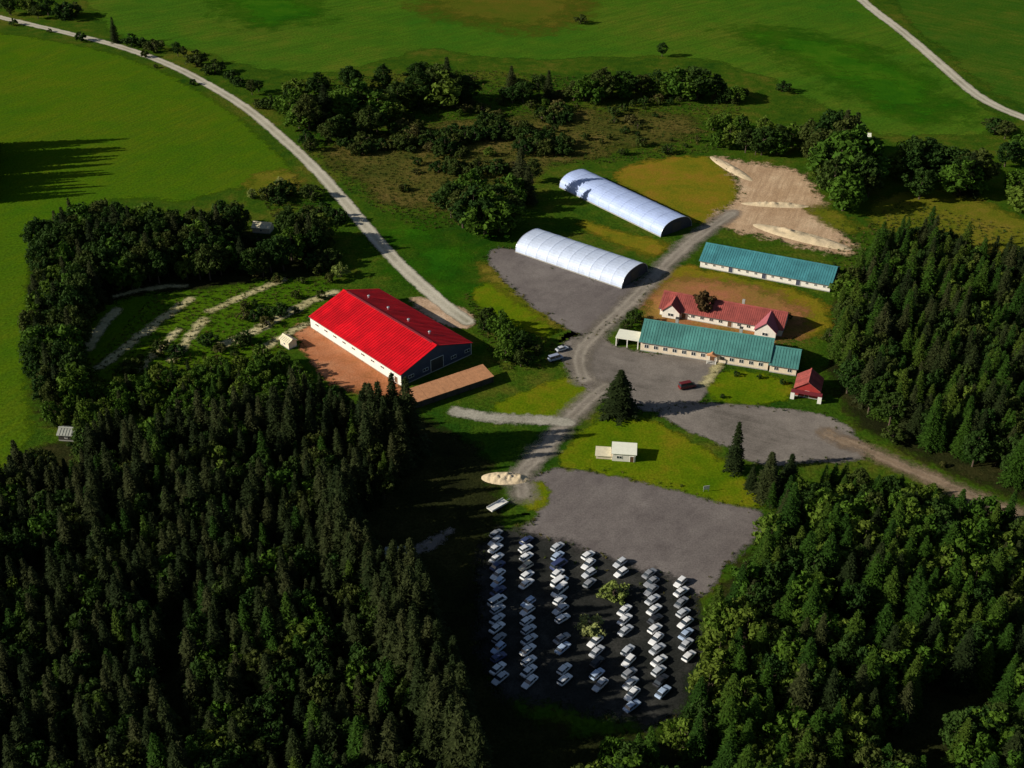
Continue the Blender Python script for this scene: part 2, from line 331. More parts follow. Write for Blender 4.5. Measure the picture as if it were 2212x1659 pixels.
patch('field', [(-260,40),(0,70),(200,102),(340,148),(450,208),(520,258),(620,350),(650,400),(560,400),(480,410),(400,440),(300,425),(180,440),(80,500),(62,650),(50,800),(72,930),(30,1010),(-60,1030),(-300,900),(-420,300)], 0.02, 'field_w', 4, 8)
patch('field', [(150,-140),(190,40),(300,92),(430,108),(520,145),(700,165),(830,132),(920,100),(1050,125),(1200,130),(1500,115),(1700,180),(1870,290),(1990,292),(2130,300),(2165,262),(2060,170),(1960,80),(1870,10),(1800,-140)], 0.02, 'field_n', 4, 9)
patch('field', [(1860,-140),(1930,20),(2060,130),(2150,200),(2260,250),(2600,330),(2900,-140)], 0.02, 'field_e', 5, 9)
patch('lush_grass', [(1560,60),(1700,70),(1850,90),(2020,190),(2080,260),(1960,255),(1850,210),(1760,140)], 0.04, 'lush', 4, 12)
patch('lush_grass', [(480,-30),(620,-30),(700,30),(620,60),(500,40)], 0.04, 'lush', 4, 12)
patch('dry_grass', [(900,-60),(1250,-60),(1270,30),(1180,70),(1020,50),(900,10)], 0.04, 'brown_grass', 4, 12)
patch('rough_ground', [(690,320),(780,290),(1000,262),(1300,240),(1480,245),(1500,290),(1300,330),(1160,370),(1060,420),(960,460),(860,440),(760,390)], 0.03, 'scrub_soil', 3, 10)
patch('meadow', [(1860,450),(1960,405),(2080,415),(2212,475),(2350,540),(2250,590),(2120,565),(2000,505),(1900,500)], 0.02, 'olive', 3, 6)
patch('meadow', [(830,470),(900,500),(1040,560),(1060,620),(1010,640),(940,620),(870,550)], 0.02, 'lush', 2.5, 9)
patch('lawn', [(1305,378),(1400,345),(1540,333),(1590,385),(1605,440),(1530,490),(1490,475),(1400,430)], 0.04, 'dry_lawn')
patch('lawn', [(1250,470),(1330,500),(1450,525),(1420,560),(1330,525),(1250,490)], 0.04, 'dry_lawn')
patch('lawn', [(1390,625),(1460,570),(1520,580),(1790,640),(1800,720),(1690,735),(1500,700),(1400,680)], 0.04, 'dry_lawn')
patch('lawn', [(1005,640),(1060,600),(1140,650),(1215,712),(1180,735),(1080,690)], 0.04, 'lawn')
patch('lawn', [(1030,560),(1110,610),(1230,705),(1205,715),(1100,640),(1045,595)], 0.045, 'olive')
patch('lawn', [(1060,875),(1160,835),(1245,808),(1310,850),(1250,895),(1190,908),(1070,898)], 0.04, 'lawn')
patch('lawn', [(1190,1008),(1240,950),(1310,888),(1400,905),(1500,955),(1600,1025),(1670,1090),(1600,1100),(1450,1055),(1290,1020)], 0.10, 'lawn')
patch('lawn', [(1535,805),(1620,800),(1720,830),(1700,872),(1570,875),(1520,850)], 0.10, 'lawn')
patch('lawn', [(1110,1050),(1180,1030),(1190,1090),(1130,1110)], 0.10, 'lawn')
patch('shaded_forest_floor', [(-400,1040),(0,1050),(80,960),(300,930),(560,900),(720,880),(880,890),(1040,960),(1075,1060),(1075,1150),(1060,1400),(1100,1540),(1250,1590),(1400,1600),(1500,1560),(1530,1320),(1650,1160),(1780,1040),(2000,1100),(2200,1160),(2500,1180),(3000,1900),(-600,1900)], 0.02, 'shaded_forest_floor', 4, 6)  # reaches past the trees: dark colour deepens the shade on the clearing
patch('shaded_forest_floor', [(1800,650),(1860,595),(1895,555),(1960,530),(2040,535),(2120,580),(2500,580),(2600,1050),(2300,1110),(2100,1040),(1950,970),(1830,900),(1790,800)], 0.03, 'shaded_forest_floor', 4, 6)
patch('shaded_forest_floor', [(70,540),(180,480),(320,480),(560,500),(690,550),(700,610),(400,630),(230,660),(180,900),(80,920),(70,700)], 0.03, 'shaded_forest_floor', 3, 6)
patch('gravel_yard', [(1045,545),(1100,528),(1330,625),(1420,590),(1375,655),(1275,735),(1215,705),(1120,640),(1070,585)], 0.06, 'gravel_l')
patch('gravel_yard', [(1190,748),(1290,715),(1335,758),(1550,775),(1560,800),(1530,860),(1440,900),(1300,865),(1250,830)], 0.07, 'gravel')
patch('gravel_yard', [(1390,880),(1560,868),(1700,885),(1800,898),(1860,950),(1880,985),(1830,1000),(1750,995),(1640,1010),(1560,960),(1480,930)], 0.08, 'gravel')
patch('gravel_yard', [(1120,1060),(1170,1010),(1290,1015),(1450,1050),(1560,1085),(1660,1105),(1640,1160),(1560,1225),(1520,1300),(1400,1280),(1170,1180),(1100,1165),(1180,1100)], 0.06, 'gravel_l')
patch('car_park', [(1030,1130),(1180,1160),(1350,1220),(1520,1270),(1510,1480),(1440,1570),(1330,1560),(1200,1520),(1030,1500)], 0.08, 'asphalt')
patch('dirt_yard', [(1530,335),(1620,352),(1740,370),(1765,425),(1850,540),(1830,555),(1700,525),(1600,500),(1540,490),(1520,480),(1600,430),(1595,385)], 0.06, 'tan')
patch('meadow', [(1735,452),(1780,440),(1850,480),(1850,512),(1790,490)], 0.10, 'olive', 1.5, 5)
patch('clay_yard', [(1390,655),(1440,600),(1560,605),(1700,640),(1750,690),(1720,745),(1560,725),(1400,705)], 0.07, 'clay')
patch('clay_yard', [(628,705),(672,695),(880,835),(860,860),(760,850),(700,820),(655,760)], 0.06, 'clay2')
patch('sand_yard', [(875,640),(940,648),(1015,672),(1030,705),(980,712),(930,690)], 0.09, 'peach')
patch('clearing', [(770,1228),(830,1198),(905,1180),(960,1140),(990,1150),(900,1205),(820,1235)], 0.05, 'gravel')

road('road', [(-260,-20),(-100,12),(0,38),(130,68),(260,100),(370,140),(460,188),(540,238),(600,290),(680,362),(750,442),(810,515),(880,590),(960,660),(1010,695)], 5.4, 0.11, 'road')
road('road', [(1740,-100),(1830,-30),(1880,18),(1950,68),(2030,138),(2100,200),(2150,230),(2212,255),(2330,300)], 6.5, 0.11, 'road')
road('track', [(1580,462),(1500,515),(1440,570),(1370,645),(1290,718),(1245,765),(1260,820)], 6.5, 0.12, 'track')
road('track', [(1310,835),(1270,865),(1215,920),(1160,990),(1120,1025),(1130,1070)], 6.0, 0.13, 'track')
road('track', [(1790,940),(1860,968),(1960,1012),(2060,1055),(2150,1095),(2300,1150)], 5.0, 0.12, 'brown_track')
road('track', [(985,890),(1050,902),(1120,905),(1225,914)], 4.6, 0.14, 'path')
road('dirt_track', [(480,748),(560,712),(640,665),(720,632)], 3.9, 0.12, 'dirt_track')
road('dirt_track', [(215,795),(290,735),(350,690),(410,648)], 3.5, 0.12, 'dirt_track')
road('dirt_track', [(375,775),(405,735),(440,690)], 3.3, 0.12, 'dirt_track')
road('dirt_track', [(455,672),(520,642),(610,605)], 3.1, 0.12, 'dirt_track')
road('dirt_track', [(190,752),(220,705),(255,670)], 3.5, 0.12, 'dirt_track')
road('dirt_track', [(300,800),(345,755),(385,715)], 2.6, 0.12, 'dirt_track')
road('dirt_track', [(250,640),(320,622),(400,618)], 2.4, 0.12, 'dirt_track')
road('dirt_track', [(560,760),(620,720),(665,700)], 2.8, 0.12, 'dirt_track')
road('footpath', [(1560,775),(1545,800),(1520,832)], 2.6, 0.14, 'dirt_track')
patch('meadow', [(180,700),(260,640),(420,630),(620,600),(720,610),(740,650),(640,720),(560,780),(400,800),(250,840),(180,800)], 0.03, 'field_w', 2, 6)
patch('grass_verge', [(520,395),(580,365),(650,375),(640,420),(560,430)], 0.05, 'olive', 2, 6)

def mound(name, px0, px1, width, h, z, mat, label, seed):
    """low heap of loose material, ragged outline, between two ground points"""
    a, b = P(*px0), P(*px1); L = (b-a).length; ang = math.atan2(b.y-a.y, b.x-a.x); c = (a+b)/2
    nx, ny = 40, 14; vs = []; fs = []
    for j in range(ny+1):
        for i in range(nx+1):
            x = (i/nx-0.5)*L; y = (j/ny-0.5)*width
            d = math.hypot((2*x/L), (2*y/width)); nz = noise.noise((x*0.35, y*0.35, seed))*0.7+noise.noise((x*1.1, y*1.1, seed))*0.5
            vs.append((x, y, max(-0.5, h*(1-d**1.7)*(1+nz) if d < 1 else -.5*min(1, (d-1)*8))))
    for j in range(ny):
        for i in range(nx): k = j*(nx+1)+i; fs.append((k, k+1, k+nx+2, k+nx+1))
    me = bpy.data.meshes.new(name); me.from_pydata(vs, [], fs); me.materials.append(M[mat])
    me.polygons.foreach_set('use_smooth', [True]*len(fs)); me.update()
    o = link(bpy.data.objects.new(name, me)); o.location = (c.x, c.y, z); o.rotation_euler = (0, 0, ang)
    return tag(o, label, 'sand heap', 'heaps of loose sand')
mound('sand_heap', (1625,485), (1840,540), 9, 1.3, 0.07, 'sand', 'long pale sand heap along the back of the teal-roofed shed', 1.0)
mound('sand_heap', (1600,440), (1750,447), 5, 1.2, 0.07, 'sand', 'short pale sand heap crossing the middle of the tan dirt yard', 2.0)
mound('sand_heap', (1535,338), (1625,392), 6, 0.7, 0.07, 'sand', 'pale sand bank curving at the far tip of the dirt yard', 3.0)
mound('sand_heap', (1040,1032), (1145,1036), 6, 1.2, 0.10, 'sand', 'cream sand heap where the track meets the lower gravel lot', 4.0)

# ------------------------------------------------------------------ buildings
def frame_at(O, L):
    """origin and rotation of a building from the pixels of two base corners: x runs O to L, y away to its left"""
    a, b = P(*O), P(*L); return a, math.atan2(b.y-a.y, b.x-a.x), (b-a).length
def window(parent, x, y, z, w, h, axis='x', out=-1, frame='trim', glass='glass'):
    """window unit in a wall: frame of four bars and a mullion, with its pane set back; axis = wall direction"""
    f = MB(); t = 0.09; d0, d1 = (y+out*0.07, y-out*0.03)
    lo, hi = min(d0, d1), max(d0, d1)
    def bar(a0, a1, z0, z1):
        if axis == 'x': f.box(a0, a1, lo, hi, z0, z1)
        else: f.box(lo, hi, a0, a1, z0, z1)
    bar(x-w/2, x+w/2, z, z+t); bar(x-w/2, x+w/2, z+h-t, z+h); bar(x-w/2, x-w/2+t, z+t, z+h-t); bar(x+w/2-t, x+w/2, z+t, z+h-t); bar(x-t/2, x+t/2, z+t, z+h-t)
    o = f.build('window', M[frame], parent)
    g = MB(); q = y+out*0.03; q0, q1 = min(q, q-out*0.02), max(q, q-out*0.02)
    if axis == 'x': g.box(x-w/2+t*.5, x+w/2-t*.5, q0, q1, z+t*.5, z+h-t*.5)
    else: g.box(q0, q1, x-w/2+t*.5, x+w/2-t*.5, z+t*.5, z+h-t*.5)
    g.build('pane', M[glass], o); return o
def door(parent, x, y, z, w, h, axis='x', out=-1, mat='door'):
    f = MB(); lo, hi = min(y, y+out*0.08), max(y, y+out*0.08)
    if axis == 'x': f.box(x-w/2, x+w/2, lo, hi, z, z+h)
    else: f.box(lo, hi, x-w/2, x+w/2, z, z+h)
    o = f.build('door', M[mat], parent)
    g = MB(); lo2, hi2 = min(y, y+out*0.11), max(y, y+out*0.11)
    for a0, a1, z0, z1 in ((x-w/2-.12, x-w/2, z, z+h+.12), (x+w/2, x+w/2+.12, z, z+h+.12), (x-w/2, x+w/2, z+h, z+h+.12)):
        if axis == 'x': g.box(a0, a1, lo2, hi2, z0, z1)
        else: g.box(lo2, hi2, a0, a1, z0, z1)
    g.build('door_frame', M['trim'], o); return o
def gable_block(root, x0, x1, y0, y1, eave, ridge, wall, roof, end=None, over=0.6, seam=1.0, gutters=True, far_wall=None):
    """walls, foundation, two roof slopes with standing seams, ridge cap and gutters; ridge along x"""
    ym = (y0+y1)/2; t = 0.25
    b = MB(); b.box(x0-.06, x1+.06, y0-.06, y1+.06, -0.3, 0.35); b.build('foundation', M['concrete'], root)
    b = MB(); b.box(x0, x1, y0, y0+t, 0.3, eave); b.build('wall', M[wall], root)
    b = MB(); b.box(x0, x1, y1-t, y1, 0.3, eave); b.build('wall', M[far_wall or wall], root)
    for xa, xb in ((x0+.01, x0+t), (x1-t, x1-.01)):
        b = MB(); b.prism([(y0+t, 0.3), (y1-t, 0.3), (y1-t, eave), (ym, ridge-0.12), (y0+t, eave)], xa, xb); b.build('gable_wall', M[end or wall], root)
    k = (ridge-eave)/(ym-y0); s = math.sqrt(1+k*k)
    for sgn, ye in ((1, y0), (-1, y1)):
        b = MB(); yo = ye-sgn*over; zo = eave-k*over
        th = 0.16
        b.prism([(yo, zo), (ym, ridge), (ym, ridge+th), (yo, zo+th)] if sgn > 0 else [(ym, ridge), (yo, zo), (yo, zo+th), (ym, ridge+th)], x0-over, x1+over)
        n = int((x1-x0+2*over)/seam)
        for i in range(1, n):
            x = x0-over+i*(x1-x0+2*over)/n
            b.prism([(yo+sgn*.02, zo+th-.02), (ym-sgn*.1, ridge+th-.03-k*.1), (ym-sgn*.1, ridge+th+.11-k*.1), (yo+sgn*.02, zo+th+.11)], x-.04, x+.04)
        b.build('roof_slope', M[roof], root)
        if gutters:
            g = MB(); g.box(x0-over, x1+over, min(yo, yo-sgn*.14), max(yo, yo-sgn*.14), zo-.06, zo+.08); g.build('gutter', M['gutter'], root)
    b = MB(); b.prism([(ym-.35, ridge+.12-k*.35), (ym+.35, ridge+.12-k*.35), (ym+.35, ridge+.34-k*.35), (ym, ridge+.37), (ym-.35, ridge+.34-k*.35)], x0-over-.02, x1+over+.02)
    b.build('ridge_cap', M[roof], root)

# --- red-roofed riding hall
o, rz, L = frame_at((672,708), (872,838))
hall = empty('riding_hall', o, rz); tag(hall, 'large hall with bright red metal roof and long white wall', 'hall')
gable_block(hall, 0, 50, 0, 29, 4.4, 9.2, 'white_wall', 'red_roof', end='blue_shade_wall', seam=1.1, over=0.35)
for i in range(9): window(hall, 4.0+i*5.2, 0, 2.3, 2.0, 0.8)
for i in range(5): window(hall, 4.0+i*5.8, 50, 1.6, 2.2, 1.1, axis='y', out=1)
door(hall, 14.5, 50, 0.35, 5.0, 4.2, axis='y', out=1, mat='dark_wall')
door(hall, 47.5, 0, 0.35, 1.4, 2.2, out=-1)
b = MB()
for i in range(3): b.box(2.0+0.3*i, 48-0.3*i, 14.1, 14.9, 9.4, 9.55) if i == 0 else None
b.build('ridge_vent', M['maroon_roof'], hall)
for i in range(4):                                     # roof vents on the shaded slope
    b = MB(); b.tube((8+i*11, 19, 7.4), (8+i*11, 19, 8.7), .35, .35, 10); b.tube((8+i*11, 19, 8.7), (8+i*11, 19, 8.9), .55, .3, 10); b.build('roof_vent', M['rib'], hall)

# --- tan-roofed lean-to shed in front of the hall's dark gable
o2, rz2, L2 = frame_at((882,890), (1070,826))
shed = empty('open_shed', o2, rz2); tag(shed, 'long narrow open shed with tan board roof before the red hall gable', 'shed')
n = 14; w = (L2-1)/n
for i in range(n):
    b = MB(); j = R.uniform(-.03, .03)
    b.prism([(-.2, 2.5+j), (6.6, 3.45+j), (6.6, 3.55+j), (-.2, 2.6+j)], .5+i*w, .5+(i+1)*w-.05); b.build('roof_panel', M['wood'], shed)
for i in range(8):
    for y, h in ((0.2, 2.55), (6.2, 3.36)):
        b = MB(); x = .7+i*(L2-1.4)/7; b.box(x-.1, x+.1, y-.1, y+.1, -.2, h); b.build('post', M['dark_wall'], shed)
b = MB(); b.box(.6, L2-.6, .32, .42, .1, 2.3); b.build('wall', M['dark_wall'], shed)
b = MB(); b.box(.5, L2-.5, .1, .3, 2.40, 2.5); b.build('beam', M['dark_wall'], shed)

# --- two hoop halls with white membrane
def hoop(O, Lp, length, width, height, label, skin='membrane'):
    o, rz, L = frame_at(O, Lp)
    r = empty('hoop_hall', o, rz); tag(r, label, 'hall', 'white membrane hoop halls')
    def arc(k, off=0.0, n=18):
        pts = []
        for i in range(n+1):
            t = math.pi*(1-i/n); c, s = math.cos(t), math.sin(t)
            pts.append((width/2+(width/2+off)*math.copysign(abs(c)**0.8, c), (height+off)*abs(s)**0.85))
        return pts
    nb = 10; bay = length/nb
    for k in range(nb):
        b = MB(); x0, x1 = k*bay+.06, (k+1)*bay-.06
        A = arc(k); sag = arc(k, -0.10)
        xs = [x0, x0+.5, (x0+x1)/2, x1-.5, x1]; prof = [A, arc(k, -.06), sag, arc(k, -.06), A]
        for m_ in range(4):
            for i in range(len(A)-1):
                p, q = prof[m_], prof[m_+1]
                b.face([(xs[m_], *p[i]), (xs[m_+1], *q[i]), (xs[m_+1], *q[i+1]), (xs[m_], *p[i+1])][::-1])
        b.build('membrane_panel', M[skin], r)
    for k in range(nb+1):
        b = MB(); x = min(max(k*bay, .06), length-.06); A, B = arc(k, .035), arc(k, -.12)
        for i in range(len(A)-1):
            for xx, rev in ((x-.06, True), (x+.06, False)):
                f = [(xx, *A[i]), (xx, *A[i+1]), (xx, *B[i+1]), (xx, *B[i])]; b.face(f if not rev else f[::-1])
            b.face([(x-.06, *A[i]), (x-.06, *A[i+1]), (x+.06, *A[i+1]), (x+.06, *A[i])])
        b.build('arch_rib', M[skin] if 0 < k < nb else M['rib'], r)
    for x, s in ((0.25, -1), (length-.25, 1)):
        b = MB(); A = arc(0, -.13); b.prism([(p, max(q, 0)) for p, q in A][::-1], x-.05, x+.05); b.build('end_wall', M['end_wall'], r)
        d = MB(); d.box(*sorted((x+s*.06, x+s*.16)), width/2-2.4, width/2+2.4, 0, 4.2); d.build('door', M['dark_wall'], r)
    for y in (-.12, width-.13):
        b = MB(); b.box(0, length, y, y+.25, -.2, .4); b.build('kerb_wall', M['concrete'], r)
    return r
hoop((1113,545), (1330,620), 48.5, 17.5, 5.6, 'white hoop hall nearer the grey gravel yard')
hoop((1208,405), (1430,514), 62.0, 17.0, 5.7, 'longer bluish white hoop hall beside the dry lawn, farther of the two', skin='membrane_b')

# --- rear stable with teal roof
o, rz, L = frame_at((1512,577), (1797,632))
st = empty('stable', o, rz); tag(st, 'long low white stable with blue teal roof beside the pale sand', 'stable')
gable_block(st, 0, 48, 0, 15.5, 2.9, 6.4, 'white_wall', 'teal_roof2', end='blue_shade_wall', over=0.5, seam=0.9)
for i in range(15):
    x = 2.2+i*3.12
    if i % 4 == 3: door(st, x, 0, 0.35, 1.5, 2.1, mat='blue_shade_wall')
    else: window(st, x, 0, 1.3, 1.0, 0.9)
door(st, 7.7, 0, 0.35, 2.6, 2.4, axis='y', out=-1, mat='dark_wall')

# --- front long house with teal roof, lower right wing, white porch at the left end
o, rz, L = frame_at((1383,757), (1717,810))
hs = empty('long_house', o, rz); tag(hs, 'long cream house with teal roof and lower wing facing the gravel yard', 'house')
gable_block(hs, 0, 41.5, 0, 14, 3.8, 7.9, 'cream_wall', 'teal_roof', over=0.6, seam=0.9)
gable_block(hs, 42.15, 50.5, -0.6, 11.4, 3.0, 6.2, 'cream_wall', 'teal_roof', over=0.5, seam=0.9)
for i in range(13):
    x = 2.0+i*3.1
    if i == 7: continue
    window(hs, x, 0, 1.25, 1.5, 1.4)
for x in (44.2, 48.4): window(hs, x, -0.6, 1.0, 1.4, 1.2)
door(hs, 23.7, 0, 0.5, 1.6, 2.3)
b = MB()
for k in range(3): b.box(22.4-.0-k*.2, 25.0+k*.2, -1.0-.35*k, -.06-.0-(0 if k == 0 else 0), 0, .5-.16*k) if k == 0 else b.box(22.4-k*.2, 25.0+k*.2, -1.0-.35*k, -1.0-.35*(k-1), 0, .5-.16*k)
b.build('steps', M['concrete'], hs)
b = MB(); b.prism([(22.0, 3.1), (25.4, 3.1), (25.4, 3.2), (23.7, 4.0), (22.0, 3.2)], -1.9, -.02, axis='y'); b.build('door_canopy', M['wood'], hs)
for x in (22.3, 25.1):
    b = MB(); b.box(x-.1, x+.1, -1.8, -1.6, 0, 3.1); b.build('canopy_post', M['trim'], hs)
b = MB(); b.box(-8.6, -.65, .2, 6.2, 3.1, 3.35); b.build('porch_roof', M['white_roof'], hs)
for x in (-8.3, -4.6, -1.0):
    b = MB(); b.box(x-.15, x+.15, .35, .65, -.1, 3.1); b.build('porch_post', M['trim'], hs)
b = MB(); b.box(-8.4, -8.2, .7, 6.0, -.1, 3.1); b.build('porch_sun_screen', M['trim'], hs)  # added side wall, keeps the left sun from shining under the roof
b = MB(); b.box(-8.2, -.1, 5.7, 5.9, -.1, 3.1); b.build('porch_shade_back', M['dark_wall'], hs)  # dark panel put in for the shade under the porch roof
for x in (10, 31):
    b = MB(); b.box(x-.5, x+.5, 8.4, 9.4, 6.0, 9.1); b.build('chimney', M['concrete'], hs)
    b = MB(); b.box(x-.6, x+.6, 8.3, 9.5, 9.1, 9.25); b.build('chimney_cap', M['dark_wall'], hs)

# --- red-roofed house between the two teal-roofed ones, cross wing at its right end
o, rz, L = frame_at((1425,680), (1700,730))
rh = empty('red_roofed_house', o, rz); tag(rh, 'white house with faded red roof, between the two teal-roofed buildings', 'house')
gable_block(rh, 0, 42, 0, 12.5, 2.9, 6.1, 'white_wall', 'pink_roof', over=0.5, seam=0.7)
for i in range(12):
    x = 2.0+i*3.2
    if 33 < x < 41 or x < 7.8: continue
    if i % 5 == 2: door(rh, x, 0, .35, 1.4, 2.1, mat='door')
    else: window(rh, x, 0, 1.1, 1.4, 1.1)
def cross_wing(root, x0, x1, y0, y1, eave, ridge, wall, roof, over=0.4):
    xm = (x0+x1)/2; k = (ridge-eave)/(xm-x0)
    b = MB(); b.prism([(x0, 0.3), (x1, 0.3), (x1, eave), (xm, ridge-.12), (x0, eave)][::-1], y0, y0+.25, axis='y'); b.build('gable_wall', M[wall], root)
    for xa, xb in ((x0, x0+.25), (x1-.25, x1)):
        b = MB(); b.box(xa, xb, y0+.25, -.005, 0, eave); b.build('wall', M[wall], root)
    for sg, xe in ((1, x0), (-1, x1)):
        xo = xe-sg*over; zo = eave-k*over
        pr = [(xo, zo), (xm, ridge), (xm, ridge+.16), (xo, zo+.16)]
        b = MB(); b.prism(pr if sg < 0 else pr[::-1], y0-over, y1, axis='y'); b.build('roof_slope', M[roof], root)
    window(root, xm, y0, 1.1, 2.0, 1.2)
cross_wing(rh, 1.2, 7.2, -1.6, 6.0, 2.95, 5.7, 'white_wall', 'pink_roof')
cross_wing(rh, 33.5, 40.5, -3.2, 6.0, 2.95, 6.0, 'white_wall', 'mauve_roof')
for x in (14, 27):
    b = MB(); b.box(x-.45, x+.45, 7.4, 8.3, 4.6, 7.3); b.build('chimney', M['concrete'], rh)

# --- small buildings
def small_gable(name, label, cat, O, Lp, length, width, eave, ridge, wall, roof, end=None, wins=2, over=0.35):
    o, rz, L = frame_at(O, Lp); r = empty(name, o, rz); tag(r, label, cat)
    gable_block(r, 0, length, 0, width, eave, ridge, wall, roof, end=end, over=over, seam=0.8, gutters=False)
    for i in range(wins): window(r, length*(i+.7)/(wins+.4), 0, .9, .9, .9)
    return r
r = small_gable('red_cottage', 'small red cottage with white porch columns at the wing of the long house', 'cottage', (1722,826), (1711,868), 8.0, 7.6, 3.0, 5.6, 'red_wall', 'pink_roof', end='red_wall', wins=2)
b = MB(); b.box(8.4, 10.4, -.9, 8.5, 2.5, 2.66); b.build('porch_roof', M['maroon_roof'], r)
for y in (-.3, 7.9):
    b = MB(); b.box(9.2, 10.3, y-.6, y+.6, -.1, 2.5); b.build('porch_column', M['trim'], r)
door(r, 3.8, 8, .35, 1.2, 2.0, axis='y', out=1, mat='door')
o, rz, L = frame_at((1322,996), (1384,1000))
k = empty('kiosk', o, rz); tag(k, 'small white kiosk with lower cream side wing on the triangular lawn', 'kiosk')
b = MB(); b.box(0, 6.6, 0, 4.8, -.2, 2.7); b.build('wall', M['white_wall'], k)
b = MB(); b.prism([(-.3, 2.7), (5.1, 3.1), (5.1, 3.25), (-.3, 2.85)], -.3, 6.9); b.build('roof', M['white_roof'], k)
b = MB(); b.box(-4.6, -.01, .6, 4.4, -.2, 1.2); b.build('side_wing', M['cream_wall'], k)
b = MB(); b.prism([(.3, 1.2), (4.7, 1.5), (4.7, 1.6), (.3, 1.3)], -4.9, -.45); b.build('wing_roof', M['cream_roof'], k)
window(k, 2.0, 0, 1.0, 1.6, 1.0); door(k, 5.6, 0, .0, 1.0, 2.0)
small_gable('log_cabin', 'small cream roofed cabin in the dark grove left of the pale road', 'cabin', (546,503), (586,506), 7, 5, 2.3, 3.6, 'cream_wall', 'cream_roof', wins=1)
small_gable('hut', 'small grey roofed hut at the left forest edge', 'hut', (128,952), (160,954), 4.6, 4.2, 2.2, 3.3, 'dark_wall', 'grey_roof', wins=1)
small_gable('field_hut', 'tiny white hut between tall trees and the upper right field', 'hut', (1862,303), (1883,304), 3.6, 3.0, 2.0, 2.8, 'white_wall', 'white_roof', wins=1)
small_gable('storage_hut', 'pale cream storage hut beside the far corner of the red hall', 'hut', (606,744), (632,760), 4.8, 3.2, 2.4, 3.2, 'cream_wall', 'cream_roof', wins=1)
small_gable('forest_shelter', 'grey sheet roofed shelter in the shaded forest clearing', 'shelter', (835,1216), (885,1214), 6.5, 3.6, 2.0, 2.9, 'dark_wall', 'grey_roof', wins=0)
# sign post on the lawn corner
o = P(1525, 1062); s_ = empty('sign_board', o, 0.2); tag(s_, 'small blank white sign board on the corner of the triangular lawn', 'sign')
for x in (-.7, .7):
    b = MB(); b.box(x-.06, x+.06, -.06, .06, -.2, 2.0); b.build('post', M['rib'], s_)
b = MB(); b.box(-.85, .85, -.12, -.065, .8, 2.1); b.build('board', M['trim'], s_)

# ------------------------------------------------------------------ cars
def car_meshes(L=4.5, W=1.8, hb=0.92, ht=1.47, cab=(-1.75, 1.05, -1.2, 0.3)):
    """body hull, glass band, roof, wheel; length along +x"""
    hw = W/2
    st_ = [(-L/2, .80, .45, .80), (-L/2+.12, .95, .32, hb-.03), (-L/2+.7, 1.0, .28, hb), (-.9, 1.0, .26, hb), (.9, 1.0, .26, hb), (L/2-.75, .98, .28, hb-.10), (L/2-.15, .90, .34, hb-.22), (L/2, .74, .46, .62)]
    b = MB(); k = 8
    for x, wf, z0, z1 in st_:
        w = hw*wf; zm = z0+(z1-z0)*.62
        b.v += [(x, -w*.86, z0), (x, -w, zm*.6+z0*.4), (x, -w, zm), (x, -w*.88, z1), (x, w*.88, z1), (x, w, zm), (x, w, zm*.6+z0*.4), (x, w*.86, z0)]
    for s in range(len(st_)-1):
        for i in range(k):
            j = (i+1) % k; a = s*k; b.f.append((a+i, a+j, a+k+j, a+k+i)); b.m.append(0)
    b.f.append(tuple(range(k))); b.f.append(tuple(reversed(range((len(st_)-1)*k, len(st_)*k)))); b.m += [0, 0]
    body = b
    g = MB(); x0, x1, t0, t1 = cab; wb, wt = hw*.88, hw*.70
    lo = [(x0, -wb, hb-.03), (x1, -wb, hb-.06), (x1, wb, hb-.06), (x0, wb, hb-.03)]; hi = [(t0, -wt, ht-.05), (t1, -wt, ht-.05), (t1, wt, ht-.05), (t0, wt, ht-.05)]
    g.v = lo+hi; g.f = [(0,1,5,4), (1,2,6,5), (2,3,7,6), (3,0,4,7), (4,5,6,7)]; g.m = [0]*5
    r = MB(); r.v = [(t0-.08, -wt-.04, ht-.06), (t1+.08, -wt-.04, ht-.06), (t1+.08, wt+.04, ht-.06), (t0-.08, wt+.04, ht-.06), (t0+.1, -wt+.1, ht), (t1-.15, -wt+.1, ht), (t1-.15, wt-.1, ht), (t0+.1, wt-.1, ht)]
    r.f = [(0,1,5,4), (1,2,6,5), (2,3,7,6), (3,0,4,7), (4,5,6,7), (3,2,1,0)]; r.m = [0]*6
    for s in (-1, 1):                                   # door pillars
        xm = (x0+x1)/2-.1; tm = (t0+t1)/2
        n0 = len(r.v); r.v += [(xm-.06, s*(wb+.012), hb-.03), (xm+.06, s*(wb+.012), hb-.03), (tm+.06, s*(wt+.012), ht-.05), (tm-.06, s*(wt+.012), ht-.05)]; r.f.append((n0, n0+1, n0+2, n0+3)); r.m.append(0)
    w = MB(); w.tube((0, -.1, 0), (0, .1, 0), .32, .32, 12)
    return body, g, r, w, (L, W)
def build_car_set(sizes):
    body, g, r, w, (L, W) = car_meshes(**sizes)
    return dict(body=body, glass=g.mesh('cabin_glass', M['glass']), roof=r, wheel=w.mesh('wheel', M['tyre']), dim=(L, W), cache={})
CARS = {'hatch': build_car_set(dict(L=4.1, cab=(-1.85, .9, -1.6, .25))), 'saloon': build_car_set(dict(L=4.6)),
        'van': build_car_set(dict(L=5.2, W=1.95, hb=1.15, ht=2.1, cab=(-2.4, 1.75, -2.35, 1.0)))}
